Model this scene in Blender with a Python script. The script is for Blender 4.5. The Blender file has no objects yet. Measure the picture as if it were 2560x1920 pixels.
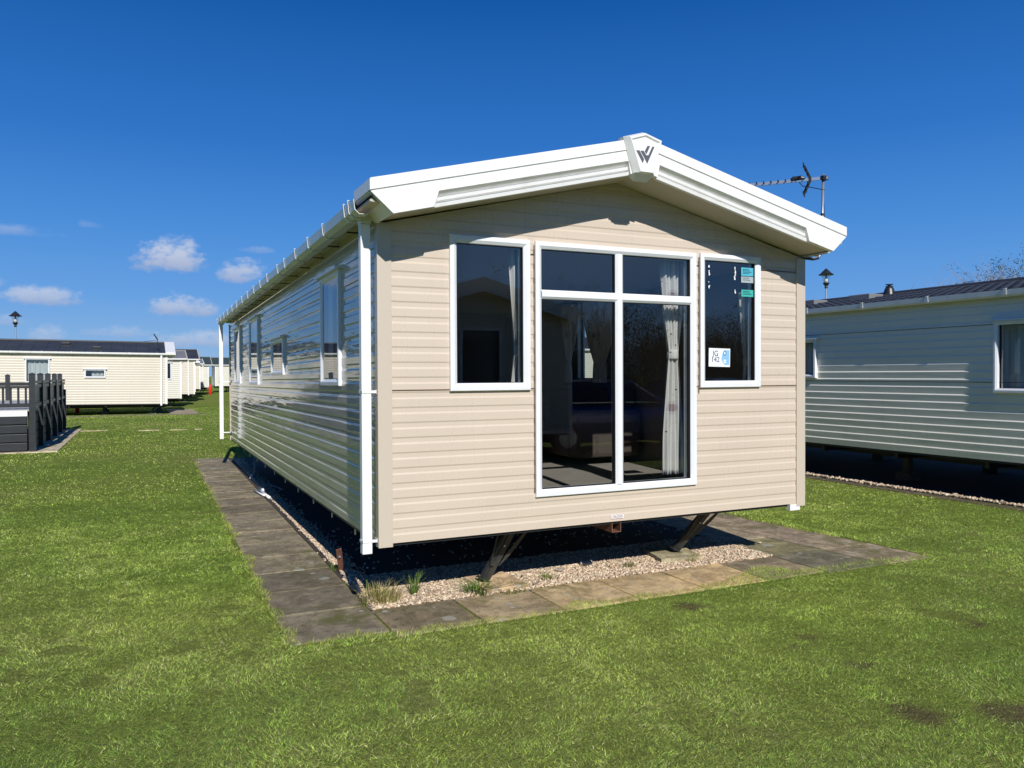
import bpy, bmesh, math, random
import numpy as np
from mathutils import Vector, Matrix
R = math.radians
random.seed(7); rng = np.random.default_rng(7)
sc = bpy.context.scene
col = sc.collection

# ------------------------------------------------------------------ camera
CAM = (-1.4084, -5.0151, 1.1144); YAW, PITCH, ROLL, FPX = 0.4407, -0.0130, -0.0043, 1965.1755
cam_d = bpy.data.cameras.new('camera'); cam = bpy.data.objects.new('camera', cam_d); col.objects.link(cam)
fw = Vector((math.sin(YAW)*math.cos(PITCH), math.cos(YAW)*math.cos(PITCH), math.sin(PITCH)))
rt = Vector((math.cos(YAW), -math.sin(YAW), 0)); up = rt.cross(fw)
r2 = rt*math.cos(ROLL)+up*math.sin(ROLL); u2 = -rt*math.sin(ROLL)+up*math.cos(ROLL)
m = Matrix((r2, u2, -fw)).transposed().to_4x4(); m.translation = Vector(CAM)
cam.matrix_world = m
cam_d.sensor_width = 36; cam_d.lens = FPX/2560*36; cam_d.clip_start = .05; cam_d.clip_end = 3000
sc.camera = cam
sc.view_settings.view_transform = 'Standard'; sc.view_settings.look = 'None'
sc.view_settings.exposure = 0.0; sc.view_settings.gamma = 1
try:
    sc.cycles.use_denoising = True; sc.cycles.transparent_max_bounces = 16; sc.cycles.max_bounces = 8
    sc.cycles.caustics_reflective = False; sc.cycles.caustics_refractive = False
except Exception: pass

# ------------------------------------------------------------------ sun and sky
SUN_EL, SUN_AZ = 34.5, 7.8            # light travels towards +y, SUN_AZ degrees to +x
sd = bpy.data.lights.new('sun', 'SUN'); sd.energy = 5.0; sd.angle = R(.53); sd.color = (1, .975, .935)
so = bpy.data.objects.new('sun', sd); col.objects.link(so)
tv = Vector((math.sin(R(SUN_AZ))*math.cos(R(SUN_EL)), math.cos(R(SUN_AZ))*math.cos(R(SUN_EL)), -math.sin(R(SUN_EL))))
so.rotation_euler = tv.to_track_quat('-Z', 'Y').to_euler(); so.location = (-3, -20, 15)

world = bpy.data.worlds.new('World'); sc.world = world; world.use_nodes = True
wt = world.node_tree; N = wt.nodes; LK = wt.links; N.clear()
def nd(tree, typ, **kw):
    n = tree.nodes.new(typ)
    for k, v in kw.items():
        if k == 'ins':
            for a, b in v.items(): n.inputs[a].default_value = b
        else: setattr(n, k, v)
    return n
class G:                                # tiny node-graph helper
    def __init__(s, tree): s.t = tree
    def link(s, v, sock):
        if isinstance(v, (int, float)): sock.default_value = v
        elif isinstance(v, tuple): sock.default_value = v if len(v) == len(sock.default_value) else (*v, 1)
        else: s.t.links.new(v, sock)
    def m(s, op, a, b=0.0, c=0.0, clamp=False):
        n = s.t.nodes.new('ShaderNodeMath'); n.operation = op; n.use_clamp = clamp
        s.link(a, n.inputs[0]); s.link(b, n.inputs[1]); s.link(c, n.inputs[2]); return n.outputs[0]
    def mix(s, f, a, b, blend='MIX'):
        n = s.t.nodes.new('ShaderNodeMix'); n.data_type = 'RGBA'; n.blend_type = blend
        s.link(f, n.inputs[0]); s.link(a, n.inputs[6]); s.link(b, n.inputs[7]); return n.outputs[2]
    def mr(s, v, a, b, c=0.0, d=1.0, smooth=False):
        n = s.t.nodes.new('ShaderNodeMapRange'); n.clamp = True
        if smooth: n.interpolation_type = 'SMOOTHSTEP'
        s.link(v, n.inputs[0])
        for i, q in enumerate((a, b, c, d)): s.link(q, n.inputs[i+1])
        return n.outputs[0]
    def noise(s, vec, scale, detail=3, rough=.55, dist=0.0):
        n = s.t.nodes.new('ShaderNodeTexNoise'); n.inputs['Scale'].default_value = scale
        n.inputs['Detail'].default_value = detail; n.inputs['Roughness'].default_value = rough; n.inputs['Distortion'].default_value = dist
        if vec is not None: s.t.links.new(vec, n.inputs['Vector'])
        return n.outputs['Fac']
    def vor(s, vec, scale, rand=1.0, out='Distance'):
        n = s.t.nodes.new('ShaderNodeTexVoronoi'); n.inputs['Scale'].default_value = scale; n.inputs['Randomness'].default_value = rand
        if vec is not None: s.t.links.new(vec, n.inputs['Vector'])
        return n.outputs[out]
    def comb(s, x, y, z):
        n = s.t.nodes.new('ShaderNodeCombineXYZ'); s.link(x, n.inputs[0]); s.link(y, n.inputs[1]); s.link(z, n.inputs[2]); return n.outputs[0]
    def sep(s, v):
        n = s.t.nodes.new('ShaderNodeSeparateXYZ'); s.link(v, n.inputs[0]); return n.outputs
    def scale(s, v, xyz):
        n = s.t.nodes.new('ShaderNodeMapping'); s.link(v, n.inputs[0]); n.inputs['Scale'].default_value = xyz; return n.outputs[0]
    def bump(s, h, strength, dist=.01):
        n = s.t.nodes.new('ShaderNodeBump'); n.inputs['Strength'].default_value = strength; n.inputs['Distance'].default_value = dist
        s.link(h, n.inputs['Height']); return n.outputs[0]
g = G(wt)
sky = nd(wt, 'ShaderNodeTexSky', sky_type='NISHITA', sun_disc=False)
sky.sun_elevation = R(SUN_EL); sky.sun_rotation = R(180+SUN_AZ); sky.altitude = 0
sky.air_density = 1.0; sky.dust_density = .25; sky.ozone_density = 3.0
SKY_STR, SKY_SAT = .066, 1.45
hs = nd(wt, 'ShaderNodeHueSaturation'); hs.inputs['Saturation'].default_value = SKY_SAT
LK.new(sky.outputs[0], hs.inputs['Color'])
tc = nd(wt, 'ShaderNodeTexCoord'); D = tc.outputs['Generated']; dx, dy, dz = g.sep(D)
azn = g.m('MULTIPLY', g.m('ARCTAN2', dx, dy), 180/math.pi)
eln = g.m('MULTIPLY', g.m('ARCSINE', dz), 180/math.pi)
cl = g.comb(azn, g.m('MULTIPLY', eln, 1.5), 0.0)
n1 = g.noise(cl, .55, 6, .62); n2 = g.noise(cl, 1.7, 4, .6)
def cloud(a, e, wa, he, amt, k=1.5):
    u = g.m('DIVIDE', g.m('SUBTRACT', azn, a), wa)
    v = g.m('SUBTRACT', eln, e)
    vv = g.m('MAXIMUM', g.m('DIVIDE', v, he), g.m('DIVIDE', v, -he*.42))
    d = g.m('ADD', g.m('MULTIPLY', u, u), g.m('MULTIPLY', vv, vv))
    d = g.m('ADD', d, g.m('MULTIPLY', g.m('SUBTRACT', n1, .5), k*2))
    d = g.m('ADD', d, g.m('MULTIPLY', g.m('SUBTRACT', n2, .5), k*.9))
    mk = g.mr(d, 1.15, -.15, 0.0, .92, True)
    sh = g.mr(v, -he*.5, he*.7, 0.0, 1.0, True)
    return g.m('MULTIPLY', mk, amt), sh
sat = hs.outputs[0]
rp = wt.nodes.new('ShaderNodeValToRGB'); LK.new(g.mr(eln, -1.0, 61.0), rp.inputs[0]); el = rp.color_ramp.elements
el[0].position = 0.0; el[0].color = (4.6, 7.4, 11.3, 1); el[1].position = 1.0; el[1].color = (.06, .45, 2.2, 1)
for p_, c_ in ((.04, (3.6, 6.8, 11.6)), (.10, (2.0, 5.3, 11.6)), (.17, (1.15, 4.2, 10.8)), (.27, (.48, 2.7, 8.8)), (.42, (.14, 1.5, 6.0))): e_ = el.new(p_); e_.color = (*c_, 1)
sat = g.mix(.93, sat, rp.outputs[0]); out = sat
# far paler air low over the horizon
clouds = [(1.75, 7.45, 2.45, 1.7, .95), (6.3, 6.75, 1.7, 1.25, .8), (2.5, 4.35, 2.2, 1.15, .8), (-5.6, 4.75, 2.6, .95, .75),
          (-7.6, 8.75, 3.2, .5, .28), (-8.6, 5.6, 1.3, .7, .6), (-2.9, 9.5, .8, .4, .2), (7.3, 8.5, 1.2, .4, .25), (-8.0, 3.3, 1.6, .6, .45),
          (3.6, 2.2, 3.2, .9, .6), (-1.3, 2.7, 2.2, .6, .35), (-5.2, 2.3, 1.2, 1.0, .5), (8.5, 1.6, 2.5, .8, .5), (-14, 6.5, 3, 1.4, .8),
          (-24, 4.5, 4, 1.5, .8), (-38, 7, 5, 1.8, .8), (-55, 4, 6, 1.6, .7)]
for c in clouds:
    mk, sh = cloud(*c)
    cc = g.mix(sh, (5.4, 6.4, 9.2), (9.2, 9.9, 11.6))
    out = g.mix(mk, out, cc)
bg = nd(wt, 'ShaderNodeBackground'); bg.inputs['Strength'].default_value = SKY_STR
LK.new(out, bg.inputs['Color']); wo = nd(wt, 'ShaderNodeOutputWorld'); LK.new(bg.outputs[0], wo.inputs[0])

# ------------------------------------------------------------------ object helpers
def tag(o, label=None, cat=None, group=None, kind=None):
    if label: o['label'] = label
    if cat: o['category'] = cat
    if group: o['group'] = group
    if kind: o['kind'] = kind
    return o
def empty(name, loc=(0, 0, 0), rz=0, label=None, cat=None, group=None):
    o = bpy.data.objects.new(name, None); col.objects.link(o); o.location = loc; o.rotation_euler = (0, 0, rz)
    o.empty_display_size = .2
    return tag(o, label, cat, group)
class MB:
    def __init__(s, f=None): s.v = []; s.f = []; s.c = []; s.fn = f
    def add(s, vs, fs, c=None):
        b = len(s.v)
        for p in vs: s.v.append(tuple(s.fn(*p)) if s.fn else tuple(p))
        s.f += [tuple(i+b for i in f) for f in fs]; s.c += [c]*len(fs)
    def quad(s, a, b, c, d, cc=None): s.add([a, b, c, d], [(0, 1, 2, 3)], cc)
    def box(s, a, b, c=None):
        x0, y0, z0 = a; x1, y1, z1 = b
        s.add([(x0,y0,z0),(x1,y0,z0),(x1,y1,z0),(x0,y1,z0),(x0,y0,z1),(x1,y0,z1),(x1,y1,z1),(x0,y1,z1)],
              [(0,3,2,1),(4,5,6,7),(0,1,5,4),(1,2,6,5),(2,3,7,6),(3,0,4,7)], c)
    def prism(s, poly, a, b, fn, c=None):      # poly of 2D points, extruded from a to b, fn(p,q,t)->xyz
        n = len(poly)
        vs = [fn(p, q, a) for p, q in poly]+[fn(p, q, b) for p, q in poly]
        fs = [tuple(range(n))[::-1], tuple(range(n, 2*n))]+[(i, (i+1) % n, n+(i+1) % n, n+i) for i in range(n)]
        s.add(vs, fs, c)
    def strip(s, prof, a, b, fn, closed=False, c=None):   # open profile swept from a to b
        n = len(prof); vs = [fn(p, q, a) for p, q in prof]+[fn(p, q, b) for p, q in prof]
        s.add(vs, [(i, (i+1) % n, n+(i+1) % n, n+i) for i in range(n if closed else n-1)], c)
    def tube(s, pts, r, n=8, cap=True, c=None):
        pts = [Vector(p) for p in pts]; rs = r if isinstance(r, (list, tuple)) else [r]*len(pts)
        vs = []; up = None
        for i, p in enumerate(pts):
            t = (pts[min(i+1, len(pts)-1)]-pts[max(i-1, 0)]).normalized()
            if up is None: up = Vector((0, 0, 1)) if abs(t.z) < .9 else Vector((1, 0, 0))
            a = t.cross(up).normalized(); b = a.cross(t).normalized(); up = b
            for k in range(n):
                w = 2*math.pi*k/n; vs.append(tuple(p+(a*math.cos(w)+b*math.sin(w))*rs[i]))
        fs = [(i*n+k, i*n+(k+1) % n, (i+1)*n+(k+1) % n, (i+1)*n+k) for i in range(len(pts)-1) for k in range(n)]
        if cap: fs += [tuple(range(n))[::-1], tuple(range((len(pts)-1)*n, len(pts)*n))]
        s.add(vs, fs, c)
    def lathe(s, prof, cx, cy, n=20, c=None):
        vs = [(cx+r*math.cos(2*math.pi*k/n), cy+r*math.sin(2*math.pi*k/n), z) for r, z in prof for k in range(n)]
        fs = [(i*n+k, i*n+(k+1) % n, (i+1)*n+(k+1) % n, (i+1)*n+k) for i in range(len(prof)-1) for k in range(n)]
        fs += [tuple(range(n))[::-1], tuple(range((len(prof)-1)*n, len(prof)*n))]
        s.add(vs, fs, c)
    def bar(s, p, q, w, h, up=(0, 0, 1), c=None):    # square bar from p to q
        p = Vector(p); q = Vector(q); t = (q-p).normalized(); a = t.cross(Vector(up)).normalized(); b = a.cross(t)
        vs = [tuple(e+a*x*w/2+b*y*h/2) for e in (p, q) for x, y in ((-1,-1),(1,-1),(1,1),(-1,1))]
        s.add(vs, [(0,1,2,3),(7,6,5,4),(0,4,5,1),(1,5,6,2),(2,6,7,3),(3,7,4,0)], c)
    def build(s, name, mat, parent=None, smooth=False, fix=True, bevel=0, loc=None):
        me = bpy.data.meshes.new(name); vs = s.v
        if loc: vs = [(a-loc[0], b-loc[1], c-loc[2]) for a, b, c in vs]
        me.from_pydata(vs, [], s.f)
        if any(isinstance(c, tuple) and c and c[0] == 'edge' for c in s.c): fix = False
        if fix:
            b = bmesh.new(); b.from_mesh(me); bmesh.ops.recalc_face_normals(b, faces=b.faces); b.to_mesh(me); b.free()
        if any(c is not None for c in s.c):
            at = me.color_attributes.new('Col', 'FLOAT_COLOR', 'CORNER'); arr = np.ones((len(me.loops), 4), 'f'); 
            ls = np.empty(len(me.polygons), 'i'); lt = np.empty(len(me.polygons), 'i')
            me.polygons.foreach_get('loop_start', ls); me.polygons.foreach_get('loop_total', lt)
            for i, c in enumerate(s.c): arr[ls[i]:ls[i]+lt[i], :3] = (1, 1, 1) if c is None else (np.array(c[1:]) if c[0] == 'edge' else c)
            at.data.foreach_set('color', arr.ravel())
        if smooth: me.polygons.foreach_set('use_smooth', [True]*len(me.polygons))
        me.materials.append(mat)
        o = bpy.data.objects.new(name, me); col.objects.link(o)
        if loc: o.location = loc
        if parent: o.parent = parent
        if bevel:
            md = o.modifiers.new('bevel', 'BEVEL'); md.width = bevel; md.segments = 2; md.limit_method = 'ANGLE'; md.angle_limit = R(35)
        return o

# ------------------------------------------------------------------ materials
def mat(name, base=(.5, .5, .5), rough=.5, metal=0, fn=None, spec=None, ior=None):
    m = bpy.data.materials.new(name); m.use_nodes = True; t = m.node_tree; b = t.nodes['Principled BSDF']
    b.inputs['Base Color'].default_value = (*base, 1); b.inputs['Roughness'].default_value = rough; b.inputs['Metallic'].default_value = metal
    if ior: b.inputs['IOR'].default_value = ior
    if fn:
        g = G(t); tc = t.nodes.new('ShaderNodeTexCoord'); geo = t.nodes.new('ShaderNodeNewGeometry')
        fn(g, b, tc.outputs['Object'], geo.outputs['Position'], t)
    return m
def cladding(base, rough=.12, wave=.5, along=(1, 1, 1), dirt=.5):
    def f(g, b, O, P, t):
        big = g.noise(P, 1.1, 4, .6); fine = g.noise(P, 60, 2, .5)
        dark = tuple(c*.86 for c in base)
        c = g.mix(g.mr(big, .35, .7), base, tuple(c*.95 for c in base))
        streak = g.noise(g.scale(P, (9, 9, .7)), 1.6, 4, .65)
        c = g.mix(g.mr(streak, .58, .85, 0, .22*dirt), c, (base[0]*.6, base[1]*.62, base[2]*.6))
        low = g.mr(g.sep(P)[2], .55, -.1, 0, 1)
        c = g.mix(g.m('MULTIPLY', low, g.mr(streak, .3, .7, 0, .35*dirt)), c, (base[0]*.62, base[1]*.66, base[2]*.58))
        g.link(c, b.inputs['Base Color'])
        g.link(g.m('ADD', g.mr(fine, .3, .8, 0, .06), g.mr(streak, .4, .8, rough, rough+.1)), b.inputs['Roughness'])
        w1 = g.noise(g.scale(P, along), 1.0, 2, .5); w2 = g.noise(g.scale(P, tuple(a*3.5 for a in along)), 1.0, 2, .5)
        h = g.m('ADD', g.m('MULTIPLY', w1, 1.0), g.m('MULTIPLY', w2, .22))
        g.link(g.bump(h, wave, .02), b.inputs['Normal'])
    return mat('cladding', base, rough, fn=f)
BEIGE = (.600, .503, .405)
M = {}
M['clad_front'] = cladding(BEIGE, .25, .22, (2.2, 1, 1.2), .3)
M['clad_side_shaded'] = cladding((.47, .43, .36), .03, .45, (1, .55, 5.5), .6)  # front beige darkened: the long sides' shade is put into the colour
M['clad_cream'] = cladding((.62, .56, .46), .3, .2, (.8, 1, 2))
M['clad_green'] = cladding((.82, .79, .69), .3, .35, (1, .6, 4), .8)
M['clad_pale'] = cladding((.63, .61, .52), .3, .2, (.8, 1, 2))
M['trim_beige'] = mat('trim_beige', (.54, .465, .375), .3)
def wh(g, b, O, P, t):
    n = g.noise(g.scale(P, (3, 3, 1)), 2.2, 5, .65)
    g.link(g.mix(g.mr(n, .5, .78, 0, .55), (.79, .785, .76), (.60, .58, .52)), b.inputs['Base Color'])
    g.link(g.mr(n, .3, .8, .28, .5), b.inputs['Roughness'])
M['white'] = mat('white_plastic', (.8, .8, .79), .3, fn=wh)
def frw(g, b, O, P, t):
    n = g.noise(P, 5, 5, .65)
    g.link(g.mix(g.mr(n, .5, .8, 0, .4), (.76, .77, .79), (.6, .6, .58)), b.inputs['Base Color'])
M['frame_white'] = mat('frame_white', (.76, .77, .79), .25, fn=frw)
M['grey_shade_trim'] = mat('gutter_white', (.62, .62, .57), .25)
M['rubber'] = mat('rubber', (.012, .012, .013), .5)
M['soffit'] = mat('soffit', (.50, .44, .34), .5)
def stl(g, b, O, P, t):
    n = g.noise(P, 14, 5, .7)
    g.link(g.mix(g.mr(n, .45, .75), (.045, .047, .043), (.085, .075, .06)), b.inputs['Base Color'])
    g.link(g.mr(n, .3, .8, .35, .7), b.inputs['Roughness'])
M['steel_dark'] = mat('steel_dark', (.10, .105, .10), .45, .3, fn=stl)
M['black_steel'] = mat('black_steel', (.02, .021, .022), .55)
M['galv'] = mat('galvanised', (.55, .57, .60), .35, .8)
def rst(g, b, O, P, t):
    n = g.noise(P, 30, 4, .7); g.link(g.mix(g.mr(n, .35, .7), (.19, .075, .04), (.08, .04, .028)), b.inputs['Base Color'])
M['rust'] = mat('rust', (.2, .07, .04), .8, fn=rst)
M['black_plastic'] = mat('black_plastic', (.018, .019, .02), .4)
def roofm(name, c1, c2):
    def f(g, b, O, P, t):
        n = g.noise(P, 1.5, 5, .65); f2 = g.noise(P, 40, 3, .6)
        g.link(g.mix(g.mr(n, .35, .7), c1, c2), b.inputs['Base Color'])
        g.link(g.bump(f2, .25, .004), b.inputs['Normal'])
    return mat(name, c1, .55, fn=f)
M['roof_dark'] = roofm('roof_tile_dark', (.028, .031, .036), (.045, .047, .052))
M['roof_green'] = roofm('roof_green', (.03, .05, .045), (.045, .065, .055))
M['roof_grey'] = roofm('roof_grey', (.16, .16, .17), (.2, .2, .2))
def deckm(g, b, O, P, t):
    n = g.noise(g.scale(P, (2, 2, 9)), 2, 4, .6); g.link(g.mix(g.mr(n, .3, .75), (.017, .020, .025), (.030, .032, .036)), b.inputs['Base Color'])
M['deck'] = mat('deck_plastic', (.04, .045, .05), .4, fn=deckm)
M['deck_board'] = mat('deck_board', (.38, .38, .37), .6)
M['deck_white'] = mat('deck_white', (.7, .7, .68), .5)

def glassm(name, tint, bumpst=.02, gl=1.0, refl=2.6):
    m = bpy.data.materials.new(name); m.use_nodes = True; t = m.node_tree; t.nodes.clear(); g = G(t)
    o = t.nodes.new('ShaderNodeOutputMaterial'); tr = t.nodes.new('ShaderNodeBsdfTransparent'); tr.inputs[0].default_value = (*tint, 1)
    gs = t.nodes.new('ShaderNodeBsdfGlossy'); gs.inputs['Roughness'].default_value = .004; gs.inputs[0].default_value = (gl, gl, gl, 1)
    mx = t.nodes.new('ShaderNodeMixShader')
    geo = t.nodes.new('ShaderNodeNewGeometry')
    bp = g.bump(g.noise(geo.outputs['Position'], .9, 2, .5), bumpst, .02); t.links.new(bp, gs.inputs['Normal'])
    vm = t.nodes.new('ShaderNodeVectorMath'); vm.operation = 'DOT_PRODUCT'; t.links.new(geo.outputs['Normal'], vm.inputs[0]); t.links.new(geo.outputs['Incoming'], vm.inputs[1])
    c5 = g.m('POWER', g.m('SUBTRACT', 1.0, g.m('ABSOLUTE', vm.outputs['Value'])), 5.0)
    f = g.m('ADD', .043*refl, g.m('MULTIPLY', c5, .82), clamp=True)     # several faces of double glazing
    t.links.new(f, mx.inputs[0]); t.links.new(tr.outputs[0], mx.inputs[1]); t.links.new(gs.outputs[0], mx.inputs[2]); t.links.new(mx.outputs[0], o.inputs[0])
    return m
M['glass'] = glassm('window_glass', (.78, .81, .81), .03)
M['glass_clear'] = glassm('lamp_glass', (.9, .92, .92), 0)
M['pane_dark'] = mat('dark_pane', (.02, .025, .03), .03)
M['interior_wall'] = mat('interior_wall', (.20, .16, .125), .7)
M['interior_wood'] = mat('interior_wood', (.16, .10, .06), .35)
M['ceiling'] = mat('interior_ceiling', (.42, .40, .37), .6)
def carp(g, b, O, P, t):
    n = g.noise(P, 90, 3, .7); n2 = g.noise(P, 6, 3, .6)
    c = g.mix(g.mr(n, .3, .75), (.30, .25, .21), (.50, .44, .38)); g.link(g.mix(g.mr(n2, .4, .8, 0, .3), c, (.14, .11, .09)), b.inputs['Base Color'])
M['carpet'] = mat('carpet', (.28, .24, .2), .95, fn=carp)
def curt(g, b, O, P, t):
    v = g.scale(P, (1, .35, 1))
    d = g.vor(v, 4.2); ring = g.mr(g.m('ABSOLUTE', g.m('SUBTRACT', d, .20)), .035, .02)
    spot = g.mr(d, .15, .14)
    v2 = g.vor(g.scale(P, (1, .35, 1)), 24, out='Distance'); nn = g.noise(P, 5, 2, .5)
    dots = g.m('MULTIPLY', g.mr(v2, .17, .12), g.mr(nn, .52, .56))
    c = g.mix(g.m('MULTIPLY', spot, .85), (.74, .70, .66), (.36, .24, .24)); c = g.mix(g.m('MULTIPLY', ring, .5), c, (.5, .42, .42)); c = g.mix(dots, c, (.08, .06, .06))
    g.link(c, b.inputs['Base Color'])
M['curtain'] = mat('curtain_fabric', (.74, .7, .66), .9, fn=curt)
M['net'] = mat('net_curtain', (.62, .64, .62), .9)
M['sofa'] = mat('sofa_fabric', (.09, .068, .055), .9)
M['paper'] = mat('white_card', (.78, .80, .84), .4)
M['ink'] = mat('black_ink', (.015, .018, .03), .5)
M['sky_blue'] = mat('light_blue_print', (.25, .48, .72), .4)
M['cyan'] = mat('cyan_card', (.08, .42, .55), .4)
M['teal'] = mat('teal_card', (.05, .42, .36), .4)
M['grey_card'] = mat('grey_card', (.36, .42, .44), .4)
M['emblem'] = mat('emblem_grey', (.16, .16, .165), .3, .4)
M['amber_print'] = mat('orange_print', (.6, .2, .12), .5)

def concrete(g, b, O, P, t):
    at = t.nodes.new('ShaderNodeVertexColor'); at.layer_name = 'Col'; C0 = at.outputs[0]
    big = g.noise(P, 1.9, 5, .7, .6); n = g.noise(P, 5.5, 7, .72, .4); n2 = g.noise(P, 17, 6, .75); f = g.noise(P, 170, 3, .7); n3 = g.noise(P, 1.15, 4, .65)
    c = g.mix(g.mr(big, .38, .60), C0, g.mix(1.0, C0, (1.6, 1.48, 1.28), 'MULTIPLY'))
    c = g.mix(g.mr(n, .42, .58, 0, .85), c, g.mix(1.0, C0, (.40, .38, .36), 'MULTIPLY'))
    c = g.mix(g.mr(n2, .50, .64, 0, .75), c, g.mix(1.0, C0, (.32, .30, .27), 'MULTIPLY'))
    c = g.mix(g.mr(f, .42, .66, 0, .6), c, g.mix(1.0, C0, (2.3, 2.1, 1.7), 'MULTIPLY'))
    c = g.mix(g.m('MULTIPLY', g.mr(n3, .52, .66, 0, .75), g.mr(n, .40, .60)), c, (.12, .125, .03))
    v = g.vor(P, 1.7); rr = g.mr(g.m('ADD', v, g.m('MULTIPLY', g.m('SUBTRACT', n2, .5), .10)), .095, .085)
    v2 = g.vor(P, 7.0); r3 = g.m('MULTIPLY', g.mr(g.m('ADD', v2, g.m('MULTIPLY', g.m('SUBTRACT', n2, .5), .35)), .17, .12), g.mr(n3, .40, .50))
    c = g.mix(g.m('MULTIPLY', rr, .6), c, (.36, .36, .31)); c = g.mix(g.m('MULTIPLY', r3, .75), c, (.40, .385, .33))
    g.link(c, b.inputs['Base Color']); g.link(g.bump(g.m('ADD', f, g.m('MULTIPLY', n2, 1.2)), .5, .008), b.inputs['Normal']); b.inputs['Specular IOR Level'].default_value = .12
M['slab'] = mat('paving_concrete', (.2, .17, .13), .88, fn=concrete)
def peb(g, b, O, P, t):
    at = t.nodes.new('ShaderNodeVertexColor'); at.layer_name = 'Col'
    n = g.noise(P, 160, 2, .6); g.link(g.mix(g.mr(n, .3, .8, 0, .25), at.outputs[0], (.2, .16, .12)), b.inputs['Base Color'])
M['pebble'] = mat('pebble', (.4, .34, .28), .75, fn=peb)
def gbed(g, b, O, P, t):
    v = g.vor(P, 55, out='Color'); d = g.vor(P, 55)
    c = g.mix(g.sep(v)[0], (.30, .25, .20), (.48, .41, .34)); g.link(g.mix(g.mr(d, .25, .6), c, (.06, .05, .04)), b.inputs['Base Color'])
    g.link(g.bump(d, .8, -.01), b.inputs['Normal'])
M['gravel_bed'] = mat('gravel_bed', (.3, .26, .2), .9, fn=gbed)
GA, GB, GC = (.205, .305, .048), (.305, .390, .074), (.37, .38, .115)
BARE = [q for q in [(1.88, -2.51, 0.128), (2.27, -2.72, 0.176), (0.53, -2.37, 0.08), (0.43, -2.22, 0.048), (0.69, -1.48, 0.04), (0.79, -1.67, 0.048), (2.22, -1.5, 0.064), (2.05, -1.57, 0.056), (2.15, -1.97, 0.08), (1.66, -1.14, 0.048), (0.01, -2.06, 0.096), (-1.09, -1.36, 0.08), (-1.3, -0.71, 0.08), (-0.93, -1.15, 0.064), (-1.69, 0.75, 0.056), (1.37, -0.4, 0.048), (-1.95, 0.19, 0.08), (2.0, -0.66, 0.112), (3.38, -1.77, 0.064), (-1.49, 1.44, 0.064), (0.23, -1.0, 0.064)] if (q[2] > .055 and q[0]+q[1] > -1.6 and q[0] > .6) or q[2] > .1]
def lawn(g, b, O, P, t):
    n0 = g.noise(P, .16, 4, .6); n = g.noise(P, .9, 5, .65); f = g.noise(P, 22, 4, .7); ff = g.noise(P, 120, 3, .75); f3 = g.noise(g.scale(P, (1, 1, 1)), 330, 2, .7)
    c = g.mix(g.mr(n, .36, .64), GA, GB); c = g.mix(g.mr(n0, .45, .62, 0, .6), c, GC)
    c = g.mix(g.mr(f, .45, .72, 0, .45), c, (.07, .10, .024)); 
    c = g.mix(g.mr(ff, .52, .72, 0, .8), c, (.38, .40, .13)); c = g.mix(g.mr(ff, .50, .34, 0, .9), c, (.028, .040, .013)); c = g.mix(g.mr(f3, .54, .38, 0, .75), c, (.022, .030, .011))
    c = g.mix(g.m('MULTIPLY', g.mr(n, .64, .74), .45), c, (.17, .13, .08))
    x, y, z = g.sep(P); w = g.m('MULTIPLY', g.m('SUBTRACT', g.noise(P, 7, 4, .7), .5), .30); best = None
    for bx, by, r in BARE:
        d = g.m('SUBTRACT', g.m('SQRT', g.m('ADD', g.m('POWER', g.m('SUBTRACT', x, bx), 2.0), g.m('POWER', g.m('SUBTRACT', y, by), 2.0))), r); best = d if best is None else g.m('MINIMUM', best, d)
    c = g.mix(g.mr(g.m('ADD', best, w), .03, -.07, 0, .75), c, g.mix(g.mr(ff, .35, .65), (.05, .036, .022), (.17, .125, .08)))
    g.link(c, b.inputs['Base Color']); g.link(g.bump(g.m('ADD', f, g.m('MULTIPLY', ff, .5)), .9, .04), b.inputs['Normal']); b.inputs['Specular IOR Level'].default_value = 0.0
M['lawn'] = mat('lawn', GA, .95, fn=lawn)
def blade(name, tint):
    m = bpy.data.materials.new(name); m.use_nodes = True; t = m.node_tree; t.nodes.clear()
    o = t.nodes.new('ShaderNodeOutputMaterial'); at = t.nodes.new('ShaderNodeVertexColor'); at.layer_name = 'Col'
    p = t.nodes.new('ShaderNodeBsdfPrincipled'); p.inputs['Roughness'].default_value = .6; p.inputs['Specular IOR Level'].default_value = .2; t.links.new(at.outputs[0], p.inputs['Base Color'])
    tr = t.nodes.new('ShaderNodeBsdfTranslucent'); t.links.new(at.outputs[0], tr.inputs[0])
    mx = t.nodes.new('ShaderNodeMixShader'); mx.inputs[0].default_value = tint
    t.links.new(p.outputs[0], mx.inputs[1]); t.links.new(tr.outputs[0], mx.inputs[2]); t.links.new(mx.outputs[0], o.inputs[0])
    return m
M['blade'] = blade('grass_blade', .35); M['leaf'] = blade('leaf', .2)
M['bark'] = mat('bark', (.10, .085, .065), .9)

GZ = -.48      # top of the paving; soil lies 2 cm lower
SOIL = -.490
# ------------------------------------------------------------------ ground
mb = MB(); S = 900
mb.quad((-S, -S, SOIL), (S, -S, SOIL), (S, S, SOIL), (-S, S, SOIL))
tag(mb.build('ground', M['lawn'], fix=False), kind='structure')
# gravel bed sheets
def sheet(name, pts, z, m, kind='structure'):
    b = MB(); b.add([(x, y, z) for x, y in pts], [tuple(range(len(pts)))]); o = b.build(name, m); return tag(o, kind=kind)
sheet('gravel_bed', [(-.02, .1), (3.6, .1), (3.6, 1.15), (.0, 1.1)], SOIL+.006, M['gravel_bed'])
sheet('shade_dark_soil', [(-.02, 1.05), (3.6, 1.1), (3.6, 11.0), (.0, 11.0)], SOIL+.003, mat('soil', (.045, .036, .027), .95))  # soil coloured very dark to deepen the shade under the caravan

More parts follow.
